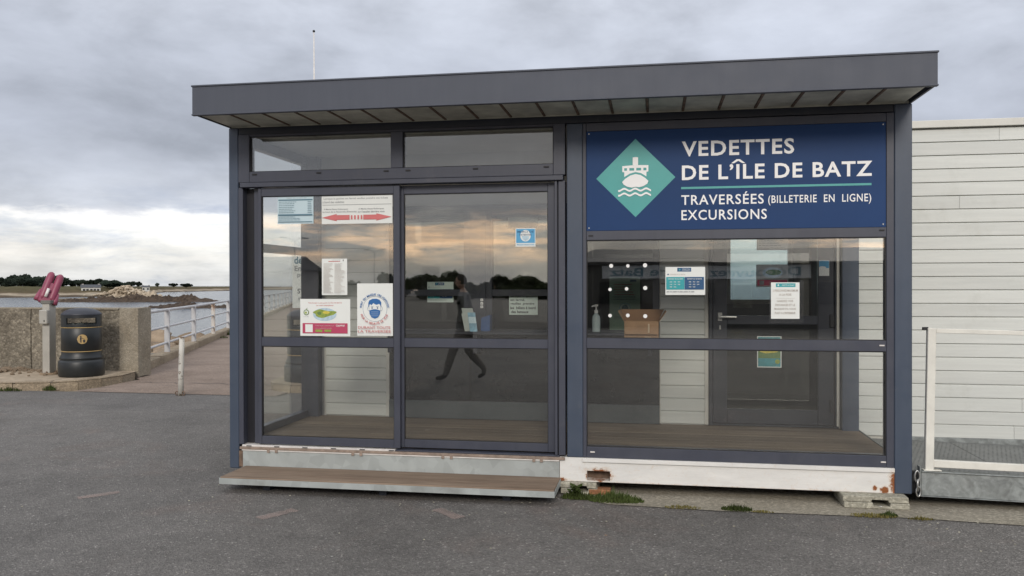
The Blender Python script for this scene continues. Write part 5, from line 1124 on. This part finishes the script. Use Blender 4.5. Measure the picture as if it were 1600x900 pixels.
# ================================================================== a passer-by on the forecourt, mirrored in the door glass
def walker(loc, label):
    J = [(0, 0, .96, .135, .115), (0, 0, 1.10, .135, .11), (.02, 0, 1.30, .165, .125), (.03, 0, 1.44, .13, .09), (.045, 0, 1.53, .058, .056), (.06, 0, 1.60, .055, .055),
         (.02, -.095, .90, .108, .108), (.20, -.095, .53, .080, .080), (.33, -.09, .12, .058, .058), (.40, -.09, .055, .042, .036), (.52, -.095, .045, .034, .022),
         (-.02, .095, .90, .108, .108), (-.02, .095, .50, .080, .080), (-.31, .09, .20, .058, .058), (-.31, .09, .11, .042, .036), (-.20, .095, .045, .034, .024),
         (.02, -.20, 1.42, .07, .07), (-.06, -.255, 1.16, .052, .052), (.10, -.20, .98, .045, .045),
         (.02, .20, 1.42, .07, .07), (-.06, .255, 1.16, .052, .052), (.10, .20, .98, .045, .045)]
    Ed = [(0, 1), (1, 2), (2, 3), (3, 4), (4, 5), (0, 6), (6, 7), (7, 8), (8, 9), (9, 10), (0, 11), (11, 12), (12, 13), (13, 14), (14, 15), (3, 16), (16, 17), (17, 18), (3, 19), (19, 20), (20, 21)]
    me = bpy.data.meshes.new('body'); me.from_pydata([j[:3] for j in J], Ed, []); ob = bpy.data.objects.new('body', me); COL.objects.link(ob)
    sk = ob.modifiers.new('skin', 'SKIN'); ob.modifiers.new('sub', 'SUBSURF').levels = 2
    for v, j in zip(me.skin_vertices[0].data, J): v.radius = (j[3], j[4])
    me.skin_vertices[0].data[0].use_root = True
    m2 = bpy.data.meshes.new_from_object(ob.evaluated_get(bpy.context.evaluated_depsgraph_get())); bpy.data.objects.remove(ob)
    for m_ in ('denim', 'coat', 'skin', 'hair'): m2.materials.append(MATS[m_])
    for p_ in m2.polygons:
        p_.use_smooth = True; z = p_.center.z; p_.material_index = 3 if z < .11 else 0 if z < .88 else 1 if z < 1.52 else 2
    t = thing('person', label, 'person', loc); o = bpy.data.objects.new('body', m2); COL.objects.link(o); o.parent = t
    bm = bmesh.new(); bmesh.ops.create_icosphere(bm, subdivisions=4, radius=1)
    for v in bm.verts:
        d = v.co.copy(); x, y, z = d.x*.098, d.y*.076, d.z*.122
        if z < 0: y *= 1+.25*z/.122; x *= 1+.06*z/.122
        x += .022*math.exp(-((y/.013)**2+((z+.018)/.022)**2))*(d.x > 0)                       # nose
        x -= .009*math.exp(-(((abs(y)-.031)/.015)**2+((z-.004)/.012)**2))*(d.x > 0)             # eye sockets
        x += .006*math.exp(-((y/.024)**2+((z+.058)/.008)**2))*(d.x > 0)                         # lips
        y += math.copysign(.014, y)*math.exp(-(((x+.005)/.016)**2+(z/.028)**2))*(abs(d.y) > .8) # ears
        v.co = (x+.085, y, z+1.70)
    hd_ = bpy.data.meshes.new('head'); bm.to_mesh(hd_); bm.free(); hd_.polygons.foreach_set('use_smooth', [True]*len(hd_.polygons)); mk('head', hd_, 'skin', t)
    bm = bmesh.new(); bmesh.ops.create_icosphere(bm, subdivisions=4, radius=1)
    bmesh.ops.delete(bm, geom=[v for v in bm.verts if v.co.z < -.45+max(0, v.co.x+.1)*1.15], context='VERTS')
    for v in bm.verts: v.co = Vector((v.co.x*.106+.080, v.co.y*.084, v.co.z*.130+1.702))*1.0
    hr_ = bpy.data.meshes.new('hair'); bm.to_mesh(hr_); bm.free(); hr_.polygons.foreach_set('use_smooth', [True]*len(hr_.polygons)); mk('hair', hr_, 'hair', t)
    for s in (-1, 1):
        bm = bmesh.new(); bmesh.ops.create_icosphere(bm, subdivisions=2, radius=.011, matrix=Matrix.Translation((.168, s*.031, 1.704))); e_ = bpy.data.meshes.new('eye'); bm.to_mesh(e_); bm.free(); mk('eye', e_, 'rubber', t)
    bm = bmesh.new(); alathe(bm, [(.165, .86), (.168, .90), (.158, 1.02), (.150, 1.10), (.148, 1.12)], (0, 0, 0), 24)
    for v in bm.verts: v.co.y *= .86
    c_ = bpy.data.meshes.new('coat_hem'); bm.to_mesh(c_); bm.free(); mk('coat_hem', c_, 'coat', t)
    return t
w_ = walker((.36, -7.15, .0), 'person in a grey coat and brown trousers walking across the forecourt, hands in pockets'); w_.rotation_euler.z = R(176)
